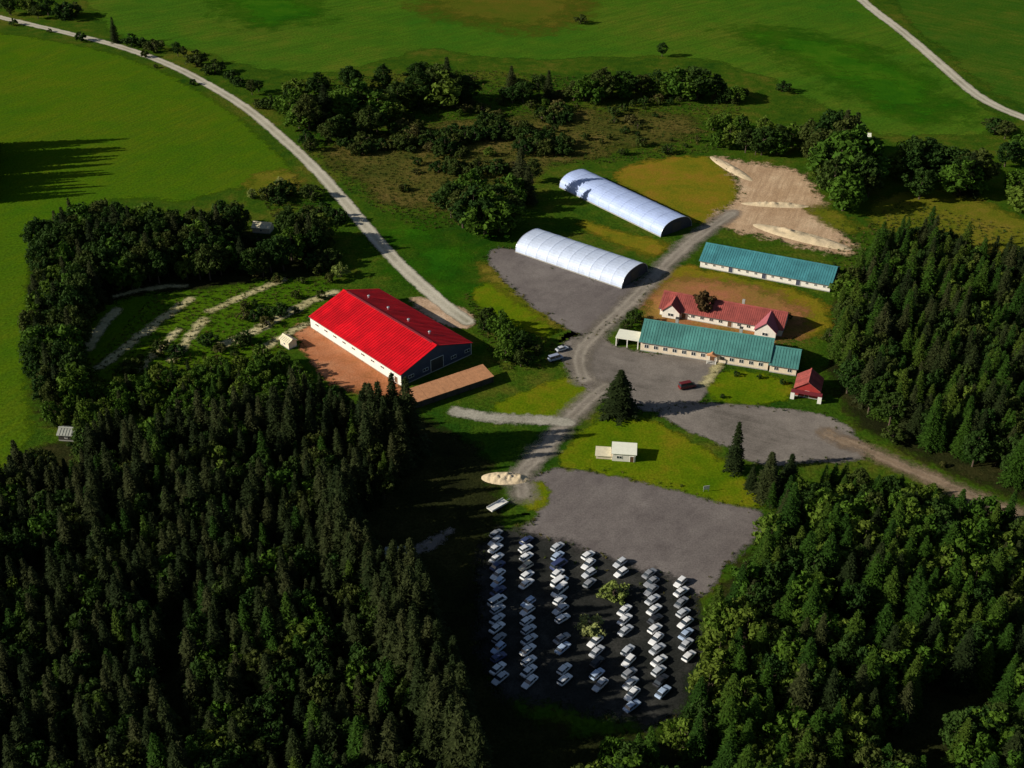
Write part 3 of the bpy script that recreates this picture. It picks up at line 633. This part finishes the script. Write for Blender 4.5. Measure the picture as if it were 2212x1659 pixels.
def car(kind, colour, loc, rz, label, group=None, cat='car', scale=1.0):
    c = CARS[kind]; L, W = c['dim']
    if colour not in c['cache']:
        c['cache'][colour] = (c['body'].mesh('body', M['car_'+colour], False), c['roof'].mesh('roof', M['car_'+colour]))
    bm, rm = c['cache'][colour]
    o = empty('parked_car' if cat == 'car' else 'parked_van', loc, rz, scale); tag(o, label, cat, group)
    for n, m in (('body', bm), ('cabin_glass', c['glass']), ('roof', rm)): link(bpy.data.objects.new(n, m), o)
    for sx in (-.31*L, .30*L):
        for sy in (-W/2+.11, W/2-.11):
            q = link(bpy.data.objects.new('wheel', c['wheel']), o); q.location = (sx, sy, .32)
    return o
ordw = ['first', 'second', 'third', 'fourth', 'fifth', 'sixth', 'seventh', 'eighth', 'ninth', 'tenth', 'eleventh', 'twelfth']+['%dth' % q for q in range(13, 25)]
rows = [((1072,1156), (1078,1470)), ((1136,1172), (1144,1478)), ((1203,1186), (1222,1474)), ((1270,1204), (1294,1484)), ((1338,1222), (1366,1530)), ((1404,1242), (1430,1500)), ((1468,1262), (1486,1420))]
CARPOS = []
RC = random.Random(21)
for ri, (a, b_) in enumerate(rows):
    A, B = P(*a), P(*b_); d = B-A; n = int(d.length/3.15)
    slots = [i for i in range(n+1)]
    cnt = 0
    for i in slots:
        p = A+d*(i/n)
        if RC.random() < 0.05 and 0 < i < n: continue
        if (ri == 3 and i in (4, 5, 6, 7, 8)) or (ri == 4 and i in (2, 3)) or (ri == 2 and i == 9): continue
        col = RC.choices(['white', 'silver', 'grey', 'black', 'dark blue', 'pale blue', 'beige', 'red'], [42, 24, 8, 6, 5, 9, 4, 2])[0]
        kind = RC.choices(['saloon', 'hatch', 'van'], [5, 5, 1])[0]
        loc = (p.x+RC.uniform(-.25, .25), p.y+RC.uniform(-.3, .3), 0.10)
        rz = math.atan2(.72, .70)+RC.uniform(-.10, .10)+(math.pi if RC.random() < .25 else 0)
        car(kind, col, loc, rz, f'{col} {"van" if kind == "van" else "car"}, {ordw[cnt]} from far end, {ordw[ri]} car park row from left', 'cars parked in rows in the car park', 'van' if kind == 'van' else 'car')
        cnt += 1; CARPOS.append(p)
car('van', 'maroon', (*P(1484,838)[:2], .075), .35, 'dark maroon van parked alone in the middle of the gravel yard', cat='van', scale=1.1)
car('van', 'blue grey', (*P(1200,778)[:2], .13), 0.5, 'blue grey van parked where the track passes the red hall', cat='van')
car('saloon', 'silver', (*P(1214,757)[:2], .13), 0.55, 'silver car parked just behind the blue grey van', cat='car')
# pale flat trailer by the lower lot
o = P(1075, 1097); t_ = empty('flat_trailer', (o.x, o.y, .05), 0.75); tag(t_, 'pale grey flat trailer at the shaded edge of the lower gravel lot', 'trailer')
b = MB(); b.box(-3, 3, -1.1, 1.1, .75, .95); b.build('deck', M['trim'], t_)
b = MB(); b.box(-3, 3, -1.15, -1.1, .95, 1.3); b.box(-3, 3, 1.1, 1.15, .95, 1.3); b.build('side_board', M['trim'], t_)
b = MB(); b.box(3, 4.6, -.06, .06, .7, .8); b.build('drawbar', M['rib'], t_)
for sx in (-.5, .45):
    for sy in (-1.0, 1.0):
        b = MB(); b.tube((sx, sy-.12, .38), (sx, sy+.12, .38), .38, .38, 12); b.build('wheel', M['tyre'], t_)

# ------------------------------------------------------------------ trees
def spruce_mesh(seed, h=12.0, r=2.9, slim=1.0):
    rr = random.Random(seed); r *= rr.uniform(.75, 1.25); t = MB(); t.tube((0, 0, -.4), (0, 0, h*.55), .17, .10, 6); t.tube((0, 0, h*.55), (0, 0, h*.98), .10, .02, 5)
    c = MB(); z = h*.07
    lean = rr.uniform(0, 6.28)
    while z < h*.985:
        f = z/h; rad = r*slim*((1-f)**.85)*rr.uniform(.8, 1.12)+.10
        nb = max(5, int(6+rad*3.0)); a0 = rr.uniform(0, 6.28)
        for i in range(nb):
            a = a0+2*math.pi*i/nb+rr.uniform(-.25, .25); L = rad*rr.uniform(.65, 1.15)
            if rr.random() < .06: continue
            dx, dy = math.cos(a), math.sin(a); droop = rr.uniform(.18, .5)
            m = max(2, int(L/.34))
            for s in range(m):
                q = (s+.6)/m; px_, zz = L*q, z-droop*L*q*q+(.12*L if f > .6 else 0)*q
                wdt = (.16+.34*(1-abs(q-.45)))*min(1.0, .5+L*.35)
                for side in (-1, 1):
                    bx, by = dx*px_, dy*px_; l2 = wdt*rr.uniform(.7, 1.3); an = a+side*rr.uniform(.5, 1.1)
                    ex, ey = bx+math.cos(an)*l2*1.5, by+math.sin(an)*l2*1.5; ez = zz-rr.uniform(.02, .35)*l2
                    ox, oy = -math.sin(an)*l2*.42, math.cos(an)*l2*.42; tz = rr.uniform(-.12, .12)
                    c.face([(bx-ox, by-oy, zz-tz), (ex, ey, ez), (bx+ox, by+oy, zz+tz)])
        z += max(.20, h*.030*(1.15-.4*f))*rr.uniform(.8, 1.2)
    c.tube((0, 0, h*.93), (0, 0, h*1.02), .10, .01, 4)
    return t, c
def broad_mesh(seed, h=10.0, rx=3.2, base=.22, nclump=66, leaf=.38):
    rr = random.Random(seed); t = MB(); zt = h*.55
    t.tube((0, 0, -.4), (0, 0, h*.35), .24, .17, 7); t.tube((0, 0, h*.35), (.1, .05, zt), .17, .09, 6); t.tube((.1, .05, zt), (.15, .1, h*.9), .09, .02, 5)
    for i in range(6):
        a = i*1.05+rr.uniform(-.3, .3); z0 = h*rr.uniform(.25, .55); t.tube((0, 0, z0), (math.cos(a)*rx*.6, math.sin(a)*rx*.6, z0+h*rr.uniform(.12, .28)), .09, .02, 5)
    c = MB(); zc = h*(base+1)/2; rz_ = h*(1-base)/2
    lob = [(rr.uniform(0, 6.28), rr.uniform(.1, .3)) for _ in range(4)]
    for k in range(nclump):
        while True:
            x, y, z = (rr.uniform(-1, 1) for _ in range(3)); d = math.sqrt(x*x+y*y+z*z)
            if .35 < d < 1: break
        s = rr.uniform(.72, 1.0)/max(d, .5) if rr.random() < .75 else 1
        x, y, z = x*s, y*s, z*s
        a = math.atan2(y, x); bul = 1+sum(q*math.cos(a*(j+2)+p) for j, (p, q) in enumerate(lob))*.5
        taper = 1-.35*max(0, z)
        cx, cy, cz = x*rx*bul*taper, y*rx*bul*taper, zc+z*rz_
        cr = rr.uniform(.55, 1.0)*rx*.30
        for q in range(rr.randint(20, 34)):
            n = Vector((rr.gauss(0, 1), rr.gauss(0, 1), rr.gauss(.25, 1))).normalized(); p = Vector((cx, cy, cz))+n*cr*rr.uniform(.55, 1.1)
            nn = (n+Vector((rr.gauss(0, .5), rr.gauss(0, .5), rr.gauss(0, .5)))).normalized(); u = nn.orthogonal().normalized(); v = nn.cross(u); ang = rr.uniform(0, 6.28)
            u, v = u*math.cos(ang)+v*math.sin(ang), v*math.cos(ang)-u*math.sin(ang); l = leaf*rr.uniform(.6, 1.3)
            c.face([p-u*l, p-v*l*.55, p+u*l, p+v*l*.55])
    return t, c
def proto(fn, cmat, n, **kw):
    out = []
    for i in range(n):
        t, c = fn(i*13+5, **kw)
        joined = MB(); joined.v = list(t.v)+list(c.v); k = len(t.v); joined.f = list(t.f)+[tuple(k+i_ for i_ in f) for f in c.f]; joined.m = [0]*len(t.f)+[1]*len(c.f)
        out.append((t.mesh('trunk', M['bark']), c.mesh('crown', M[cmat]), joined.mesh('tree', [M['bark'], M[cmat]])))
    return out
PR = {'spruce': proto(spruce_mesh, 'spruce', 8), 'spruce_g': proto(spruce_mesh, 'spruce_g', 7, r=3.2),
      'slim': proto(spruce_mesh, 'spruce', 2, slim=.62), 'broad': proto(broad_mesh, 'leaf', 8),
      'fresh': proto(broad_mesh, 'leaf_m', 4, h=7.0, rx=2.9, base=.1, nclump=54, leaf=.36),
      'pale': proto(broad_mesh, 'leaf_y', 3, h=4.0, rx=2.2, base=.05, nclump=34, leaf=.30),
      'shrub': proto(broad_mesh, 'leaf_s', 5, h=3.2, rx=1.9, base=.02, nclump=24, leaf=.30),
      'dark_shrub': proto(broad_mesh, 'leaf', 3, h=4.0, rx=2.3, base=.02, nclump=30, leaf=.32),
      'brown': proto(broad_mesh, 'leaf_b', 2, h=6.5, rx=2.6)}
NOM = {'spruce': 12., 'spruce_g': 12., 'slim': 12., 'broad': 10., 'fresh': 7., 'pale': 4., 'shrub': 3.2, 'dark_shrub': 4., 'brown': 6.5}
NAME = {'spruce': 'spruce_tree', 'spruce_g': 'spruce_tree', 'slim': 'spruce_tree', 'broad': 'broadleaf_tree', 'fresh': 'broadleaf_tree', 'pale': 'pale_bush', 'shrub': 'scrub_bush', 'dark_shrub': 'leafy_bush', 'brown': 'broadleaf_tree'}
RT = random.Random(99)
def tree(kind, x, y, h, label, group=None, wide=1.0):
    t, c, _ = RT.choice(PR[kind]); s = h/NOM[kind]
    o = empty(NAME[kind], (x, y, 0), RT.uniform(0, 6.28), (s*wide, s*wide, s))
    tag(o, label, 'bush' if 'bush' in NAME[kind] else 'tree', group)
    link(bpy.data.objects.new('trunk', t), o); link(bpy.data.objects.new('crown', c), o)
    return o
def scatter(px, spacing, seed, jitter=.42):
    poly = np.array([P(u, v)[:2] for u, v in px]); rr = random.Random(seed)
    lo, hi = poly.min(0), poly.max(0); pts = []
    y = lo[1]; k = 0
    while y < hi[1]:
        x = lo[0]+(k % 2)*spacing*.5
        while x < hi[0]:
            pts.append((x+rr.uniform(-1, 1)*spacing*jitter, y+rr.uniform(-1, 1)*spacing*jitter)); x += spacing
        y += spacing*.87; k += 1
    pts = np.array(pts); return [tuple(p) for p in pts[in_poly(pts, poly)]]

FOREST = []                                            # (kind, x, y, height, region)
def forest(px, spacing, kinds, hr, region, seed):
    rr = random.Random(seed)
    for x, y in scatter(px, spacing, seed):
        u, v = proj(x, y, 0)
        if (520 < u < 610 and 470 < v < 585) or (112 < u < 180 and 935 < v < 1045): continue                   # the cabin stands in an open gap
        if noise.noise((x*.075, y*.075, seed+9.5)) > (.36 if region == 'lower right' else .55): continue     # small glades
        big = noise.noise((x*.03, y*.03, seed))+.7*noise.noise((x*.11, y*.11, seed)); kd = rr.choices([k for k, _ in kinds], [w for _, w in kinds])[0]
        h = (hr[0]+(hr[1]-hr[0])*rr.random()**.8)*(1+.22*big)
        if kd in ('broad', 'fresh'): h = min(h*.85, 12 if region != 'left grove' else 15)
        if region == 'lower right' and v < 1135 and u > 1700: h = min(h, 8.5)
        if region == 'lower left' and u > 760 and v < 955: h = min(h, 6.5)
        if region == 'lower left' and u > 780 and 1035 < v < 1120: h = min(h, 10)
        FOREST.append((kd, x, y, h, region))
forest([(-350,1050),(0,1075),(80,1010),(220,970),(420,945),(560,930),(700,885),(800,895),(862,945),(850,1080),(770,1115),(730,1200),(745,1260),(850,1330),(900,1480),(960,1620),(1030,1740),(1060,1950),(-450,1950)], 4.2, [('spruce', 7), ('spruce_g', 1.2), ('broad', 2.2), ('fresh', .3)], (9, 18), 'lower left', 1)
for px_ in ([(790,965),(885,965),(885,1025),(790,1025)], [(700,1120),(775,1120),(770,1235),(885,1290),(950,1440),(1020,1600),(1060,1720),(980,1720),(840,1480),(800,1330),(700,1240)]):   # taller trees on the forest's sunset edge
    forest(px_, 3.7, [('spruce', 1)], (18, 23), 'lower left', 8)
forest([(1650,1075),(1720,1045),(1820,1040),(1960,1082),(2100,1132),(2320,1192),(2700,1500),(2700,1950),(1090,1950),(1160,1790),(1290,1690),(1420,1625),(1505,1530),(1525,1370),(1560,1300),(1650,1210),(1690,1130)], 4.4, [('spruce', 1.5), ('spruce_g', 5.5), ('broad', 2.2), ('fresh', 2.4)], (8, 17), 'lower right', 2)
forest([(1815,650),(1865,605),(1890,565),(1950,540),(2040,545),(2110,590),(2220,600),(2450,590),(2560,1040),(2330,1110),(2240,1065),(2110,1015),(1960,950),(1870,900),(1815,850),(1800,760)], 4.6, [('spruce', 3.5), ('spruce_g', 4.5), ('broad', 3.2), ('fresh', .8)], (9, 19), 'right side', 3)
forest([(85,545),(190,500),(330,510),(450,505),(560,520),(650,510),(712,520),(690,565),(570,600),(400,610),(220,640),(190,720),(175,880),(85,890),(75,700)], 5.0, [('spruce', 2.4), ('broad', 7), ('fresh', 1)], (10, 18), 'left grove', 4)
forest([(95,905),(200,860),(330,830),(480,800),(600,790),(690,840),(640,890),(420,930),(220,955),(110,950)], 4.4, [('fresh', 6), ('spruce', 1), ('spruce_g', 2)], (5, 9), 'left grove', 5)

carset = np.array([(p.x, p.y) for p in CARPOS])
def in_view(x, y, h):
    u, v = proj(x, y, h); return -10 < u < 2222 and -10 < v < 1669
conif = [f for f in FOREST if f[0] in ('spruce', 'spruce_g')]; rest = [f for f in FOREST if f[0] in ('broad', 'fresh')]
vis = sorted([f for f in conif if in_view(*f[1:4])], key=lambda f: f[2])
own = vis[:290]; own_ids = set(id(f) for f in own)
LBL = {'lower left': 'dark spruce standing in the dense forest that fills the lower left', 'lower right': 'spruce standing in the greener forest that fills the lower right',
       'right side': 'spruce in the dense forest right of the teal-roofed buildings', 'left grove': 'spruce in the shaded grove left of the red hall'}
LBB = {'lower left': 'leafy tree among the dark spruces of the lower left forest', 'lower right': 'leafy tree among the green spruces of the lower right forest',
       'right side': 'leafy tree among the spruces right of the teal-roofed buildings', 'left grove': 'leafy tree in the shaded grove left of the red hall'}
for f in own: tree(f[0], f[1], f[2], f[3], LBL[f[4]], 'spruces of the '+f[4]+(' forest' if 'grove' not in f[4] else ''))
rest_vis = sorted([f for f in rest if in_view(*f[1:4])], key=lambda f: f[2])[:105]; rid = set(id(f) for f in rest_vis)
for f in rest_vis: tree(f[0], f[1], f[2], f[3], LBB[f[4]], 'leafy trees of the '+f[4]+(' forest' if 'grove' not in f[4] else ''))

def instanced(name, items, kinds, label, cat):
    """uncountable mass: one object, points carrying height / variant, meshes instanced on them"""
    coll = bpy.data.collections.new(name+'_kinds'); idx = {}
    n = 0
    for kd in kinds:
        for j, tr_ in enumerate(PR[kd]):
            ob = bpy.data.objects.new(f'{name}_{n:02d}', tr_[2]); coll.objects.link(ob); idx.setdefault(kd, []).append(n); n += 1
    me = bpy.data.meshes.new(name); me.from_pydata([(f[1], f[2], 0) for f in items], [], [])
    for an, ty, vals in (('hs', 'FLOAT', [f[3]/NOM[f[0]] for f in items]), ('vi', 'INT', [RT.choice(idx[f[0]]) for f in items]), ('ro', 'FLOAT', [RT.uniform(0, 6.28) for _ in items])):
        me.attributes.new(an, ty, 'POINT').data.foreach_set('value', vals)
    o = link(bpy.data.objects.new(name, me)); tag(o, label, cat, kind='stuff')
    ng = bpy.data.node_groups.new(name, 'GeometryNodeTree')
    ng.interface.new_socket('Geometry', in_out='INPUT', socket_type='NodeSocketGeometry'); ng.interface.new_socket('Geometry', in_out='OUTPUT', socket_type='NodeSocketGeometry')
    nd = ng.nodes; lk = ng.links; gi = nd.new('NodeGroupInput'); go = nd.new('NodeGroupOutput')
    ci = nd.new('GeometryNodeCollectionInfo'); ci.inputs['Collection'].default_value = coll; ci.inputs['Separate Children'].default_value = True; ci.inputs['Reset Children'].default_value = True
    ip = nd.new('GeometryNodeInstanceOnPoints'); ip.inputs['Pick Instance'].default_value = True
    def attr(n_, ty):
        a = nd.new('GeometryNodeInputNamedAttribute'); a.data_type = ty; a.inputs[0].default_value = n_; return a.outputs[0]
    lk.new(gi.outputs[0], ip.inputs['Points']); lk.new(ci.outputs[0], ip.inputs['Instance']); lk.new(attr('vi', 'INT'), ip.inputs['Instance Index'])
    cx = nd.new('ShaderNodeCombineXYZ'); lk.new(attr('ro', 'FLOAT'), cx.inputs[2]); lk.new(cx.outputs[0], ip.inputs['Rotation'])
    cs = nd.new('ShaderNodeCombineXYZ'); h_ = attr('hs', 'FLOAT')
    for i in range(3): lk.new(h_, cs.inputs[i])
    lk.new(cs.outputs[0], ip.inputs['Scale']); lk.new(ip.outputs[0], go.inputs[0])
    md = o.modifiers.new('scatter', 'NODES'); md.node_group = ng
    return o
instanced('forest', [f for f in conif if id(f) not in own_ids]+[f for f in rest if id(f) not in rid], ['spruce', 'spruce_g', 'broad', 'fresh'], 'dense mass of farther spruce forest around the farm', 'forest')

# trees one can tell apart -------------------------------------------------------------------
def at(kind, u, v, h, label, group=None, wide=1.0):
    p = P(u, v); return tree(kind, p.x, p.y, h, label, group, wide)
at('spruce', 1337, 893, 15.5, 'tall dark spruce alone at the track junction beside the gravel yard', wide=1.75)
at('slim', 1585, 1018, 17.0, 'slim dark columnar spruce on the edge of the right gravel drive', wide=1.15)
at('spruce', 1655, 1078, 16.0, 'broad dark spruce right of the triangular lawn, at the forest tip', wide=1.25)
at('spruce', 1622, 1056, 8.0, 'short young spruce between the columnar spruce and the forest tip', wide=1.3)
at('spruce', 1700, 1062, 13.0, 'dark spruce behind the forest tip beside the right gravel drive', wide=1.2)
at('brown', 1518, 684, 9.5, 'round brown leafed tree before the red-roofed house, behind the long house')
at('dark_shrub', 1372, 697, 5.0, 'dark round bush at the left end of the long house')
at('dark_shrub', 1350, 712, 3.6, 'low dark bush beside the track left of the long house')
at('pale', 1325, 1292, 4.0, 'pale green bush in the car park, farther of two', wide=1.5)
at('pale', 1276, 1366, 4.2, 'pale green bush in the car park, nearer of two', wide=1.5)
at('pale', 737, 598, 5.5, 'pale yellow green bush behind the red hall by the road')
at('pale', 545, 428, 4.0, 'pale yellow bush in the grove, left of two')
at('pale', 605, 402, 4.0, 'pale yellow bush near the road, right of two')
for u, v, h in ((250,92,15), ):
    at('spruce', u, v, h, 'tall dark spruce beside the pale road at the upper left')
def nth(n):
    return f"{n}{'th' if 10 <= n % 100 <= 20 else {1: 'st', 2: 'nd', 3: 'rd'}.get(n % 10, 'th')}"
def belt(items, where, group, hk=1.0, wide=1.0, comp=1):
    """a belt of trees one can tell apart, counted from the left; each listed tree gets a smaller companion"""
    full = []
    for u, v, h, k in items:
        full.append((u, v, h*hk, k))
        for q in range(comp): full.append((u+RT.uniform(-26, 26), v+RT.uniform(-9, 7), h*hk*RT.uniform(.55, .9), 'broad' if k != 'dark_shrub' else k))
    full.sort()
    for n, (u, v, h, k) in enumerate(full):
        if k == 'broad' and RT.random() < .35: k = 'fresh'
        kind = {'fresh': 'fresh green leafy tree', 'broad': 'round leafy tree', 'spruce': 'pointed dark spruce', 'dark_shrub': 'low dark bush'}[k]
        at(k, u, v, h, f'{kind}, {nth(n+1)} from the left {where}', group, wide=wide*RT.uniform(.9, 1.2))
belt(((22,32,10,'broad'),(62,30,9,'broad'),(105,34,11,'broad'),(140,42,9,'dark_shrub'),(285,100,6,'dark_shrub'),(335,112,6,'dark_shrub'),(385,122,7,'broad'),(425,142,7,'dark_shrub'),(465,158,6,'dark_shrub'),(505,180,6,'dark_shrub'),(545,205,7,'broad'),(585,235,6,'dark_shrub')),
     'beside the upper left road', 'roadside trees at the upper left', 1.15, 1.2)
belt(((632,255,9,'broad'),(668,280,11,'broad'),(705,275,14,'spruce'),(735,262,11,'broad'),(775,255,12,'broad'),(820,262,9,'broad'),(860,240,10,'broad'),(905,232,12,'broad'),(945,225,13,'broad'),(968,225,16,'spruce'),(1008,222,9,'broad'),(690,215,9,'broad'),(760,200,9,'broad'),(830,190,8,'broad'),(900,185,8,'broad'),(640,215,7,'broad'),(800,290,9,'broad'),(730,305,8,'broad')),
     'in the belt right of the road bend', 'trees of the upper left belt', 1.5, 1.35)
belt(((1105,212,12,'spruce'),(1130,222,8,'broad'),(1185,216,11,'spruce'),(1240,218,7,'broad'),(1262,218,9,'broad'),(1300,215,11,'broad'),(1345,212,10,'broad'),(1385,208,8,'broad'),(1420,205,9,'broad'),(1460,212,11,'broad'),(1505,215,12,'broad'),(1545,215,9,'broad'),(1590,222,6,'broad')),
     'in the row below the upper middle field', 'trees of the upper middle row', 1.4, 1.3)
belt([(u+RT.uniform(-18, 18), v+RT.uniform(-2, 5), RT.uniform(2.0, 5.5), 'dark_shrub') for u, v in ((25,50),(90,68),(165,86),(300,124),(345,142),(432,184))], 'on the near verge of the upper left road', 'added bushes on the near verge of the upper left road', 1.0, 1.0, comp=0)  # bushes added so their crowns and shadows break up the pale road
at('broad', 1430, 122, 8, 'lone leafy tree standing out in the upper middle field', wide=1.2)
at('dark_shrub', 1255, 50, 5, 'low bush alone near the top edge in the brownish field', wide=1.4)
at('dark_shrub', 1690, 198, 5.5, 'low bush alone at the lower edge of the upper right field', wide=1.3)
belt(((975,470,11,'broad'),(1000,492,13,'broad'),(1025,500,14,'broad'),(1048,505,13,'broad'),(1080,500,11,'broad'),(1100,490,10,'broad'),(1020,450,12,'broad'),(1062,462,10,'broad'),(1125,425,17,'spruce'),(1140,440,13,'spruce'),(1105,450,11,'broad'),(990,440,8,'broad'),(1150,395,8,'broad')),
     'in the clump beyond the hoop halls', 'trees beside the hoop halls', 1.3, 1.25, comp=0)
belt(((1575,318,7,'broad'),(1610,330,8,'broad'),(1645,335,9,'broad'),(1680,330,9,'broad'),(1710,318,8,'broad'),(1745,330,11,'broad'),(1765,362,12,'broad'),(1790,335,15,'broad'),(1815,355,18,'spruce'),(1838,345,16,'spruce'),(1805,400,16,'broad'),(1835,395,17,'broad'),(1855,420,13,'broad'),(1795,432,13,'broad'),(1820,455,12,'broad'),(1790,400,11,'spruce'),(1860,375,12,'broad'),(1560,280,6,'broad'),(1600,285,6,'broad'),(1650,290,6,'broad')),
     'in the clump behind the dirt yard', 'trees behind the dirt yard', 1.4, 1.2, comp=1)
belt(((1935,385,9,'broad'),(1965,388,13,'broad'),(2000,385,12,'broad'),(2030,392,11,'broad'),(1985,430,9,'broad'),(2085,420,13,'spruce'),(2105,408,12,'broad'),(2070,400,11,'broad'),(2170,360,8,'broad'),(2200,340,8,'broad'),(2150,290,5,'dark_shrub'),(2190,420,7,'broad'),(2205,460,9,'broad'),(2170,300,6,'broad')),
     'in the belt below the upper right road', 'trees of the right belt', 1.45, 1.3)
belt(((1052,708,8,'broad'),(1080,725,9,'broad'),(1100,748,8.5,'broad'),(1128,757,7.5,'broad'),(1092,778,7,'broad'),(1125,792,6,'broad')), 'in the shade between red hall and track', 'trees right of the red hall', 1.0, 1.1, comp=0)
for i, (u, v, h) in enumerate(((1045,712,4.5),(1075,722,5),(1105,735,4.5),(1135,748,4),(1062,695,3.5),(1160,762,3.5),(1110,770,4.5),(1140,790,4))):
    at('dark_shrub', u, v, h, 'dark leafy bush in the shade between the red hall and the track', 'bushes right of the red hall')
for i, (u, v, h) in enumerate(((1800,590,3.5),(1835,600,4),(1845,640,5),(1810,680,4),(1790,735,4),(1700,690,2.5),(1590,812,1.8),(1640,818,1.6),(1690,830,1.8),(1560,860,1.5))):
    at('dark_shrub', u, v, h, 'garden bush around the walls and lawns of the two teal-roofed buildings', 'garden bushes')
# tall trees just left of the frame, whose shadow lies on the field
for i in range(34):
    q = i/33; p = P(-22-130*R.random()**1.5, 318+118*q); tree('spruce', p.x, p.y, 31-11*q+R.uniform(-2, 2), 'very tall spruce beyond the left edge, shading the hay field', 'tall spruces left of the field', wide=.85)
# scrub between the belts
sc = []
for px, sp, sd_ in (([(600,190),(1000,165),(1100,190),(1600,200),(1630,225),(1000,262),(700,310),(630,260)], 6.5, 11), ([(720,320),(1000,270),(1450,240),(1570,265),(1550,325),(1350,345),(1180,350),(1060,400),(930,440),(820,410)], 9.5, 12),
                    ([(420,560),(640,640),(700,640),(740,560),(700,480),(640,430),(560,430),(520,480)], 9, 13), ([(200,800),(330,740),(480,690),(640,610),(720,640),(500,790),(300,860)], 6.0, 14), ([(1960,470),(2212,560),(2230,620),(2100,590)], 11, 15), ([(1880,920),(2000,975),(2140,1040),(2100,1060),(1900,960)], 5.5, 16)):
    sc += scatter(px, sp, sd_, .5)
sc = [q for q in sc if noise.noise((q[0]*.045, q[1]*.045, 4.4)) > -.12 or R.random() < .12]
R.shuffle(sc)
th = scatter([(640,300),(760,290),(1000,265),(1240,240),(1240,330),(1130,360),(1000,400),(930,440),(830,420),(730,380)], 4.6, 77, .5)+scatter([(560,430),(650,400),(720,450),(760,520),(720,600),(640,570),(600,470)], 5.5, 78, .5)
th = [q for q in th if noise.noise((q[0]*.055, q[1]*.055, 8.8)) > .12][:170]
for x, y in th:
    tree(RT.choice(['dark_shrub', 'dark_shrub', 'shrub']), x, y, RT.uniform(3.5, 6.5), 'leafy bush merged into the dark thickets left of the hoop halls', 'thicket bushes', wide=RT.uniform(.9, 1.4))
sc = [s for s in sc if in_view(s[0], s[1], 0)][:240]
for x, y in sc:
    tree(RT.choices(['shrub', 'dark_shrub', 'fresh'], [6, 2, 1])[0], x, y, RT.uniform(1.3, 4.6), 'low scrub bush scattered over the rough ground between fields and farm', 'scrub bushes', wide=RT.uniform(.8, 1.6))

# tall rough grass on the unmown ground: one mass
tm = []
for i in range(4):
    b = MB(); rr = random.Random(i+50)
    for q in range(16):
        a = rr.uniform(0, 6.28); d = rr.uniform(0, .5); x, y = math.cos(a)*d, math.sin(a)*d; hgt = rr.uniform(.25, .7); w = .09; an = rr.uniform(0, 3.14); lx, ly = rr.uniform(-.3, .3), rr.uniform(-.3, .3)
        b.face([(x-math.cos(an)*w, y-math.sin(an)*w, -.05), (x+math.cos(an)*w, y+math.sin(an)*w, -.05), (x+lx, y+ly, hgt)])
    tm.append((None, None, b.mesh('tuft', M['grass_tuft'])))
PR['tuft'] = tm; NOM['tuft'] = 1.0
tp = []
for px, sp, sd_ in (([(600,180),(1000,150),(1600,190),(1600,320),(1350,350),(1180,360),(1040,480),(900,500),(760,420),(650,320)], 2.2, 31), ([(180,800),(330,640),(700,600),(720,640),(600,780),(300,900),(120,900)], 1.8, 32), ([(1780,540),(1950,430),(2212,500),(2230,620),(2000,580),(1830,650)], 2.2, 33), ([(1000,620),(1060,690),(1200,740),(1180,800),(1080,800),(1030,720)], 1.6, 34), ([(690,420),(720,520),(640,560),(560,420),(640,380)], 1.8, 35)):
    tp += [('tuft', x, y, RT.uniform(.6, 1.6), '') for x, y in scatter(px, sp, sd_, .6)]
for poly in BORDER:
    for i in range(len(poly)):
        a, c = poly[i], poly[(i+1) % len(poly)]; n = int(np.linalg.norm(c-a)/.9)
        for q in range(n):
            if noise.noise((a[0]*.2+q*.3, a[1]*.2, 3)) > -.1:
                p = a+(c-a)*RT.random(); tp.append(('tuft', p[0]+RT.gauss(0, 1.1), p[1]+RT.gauss(0, 1.1), RT.uniform(.5, 1.3), ''))
instanced('rough_grass', tp, ['tuft'], 'tall rough grass over the unmown ground', 'grass')
print('COUNTS forest', len(FOREST), 'own', len(own), 'broad', len(rest_vis), 'scrub', len(sc), 'tufts', len(tp), 'cars', len(CARPOS))
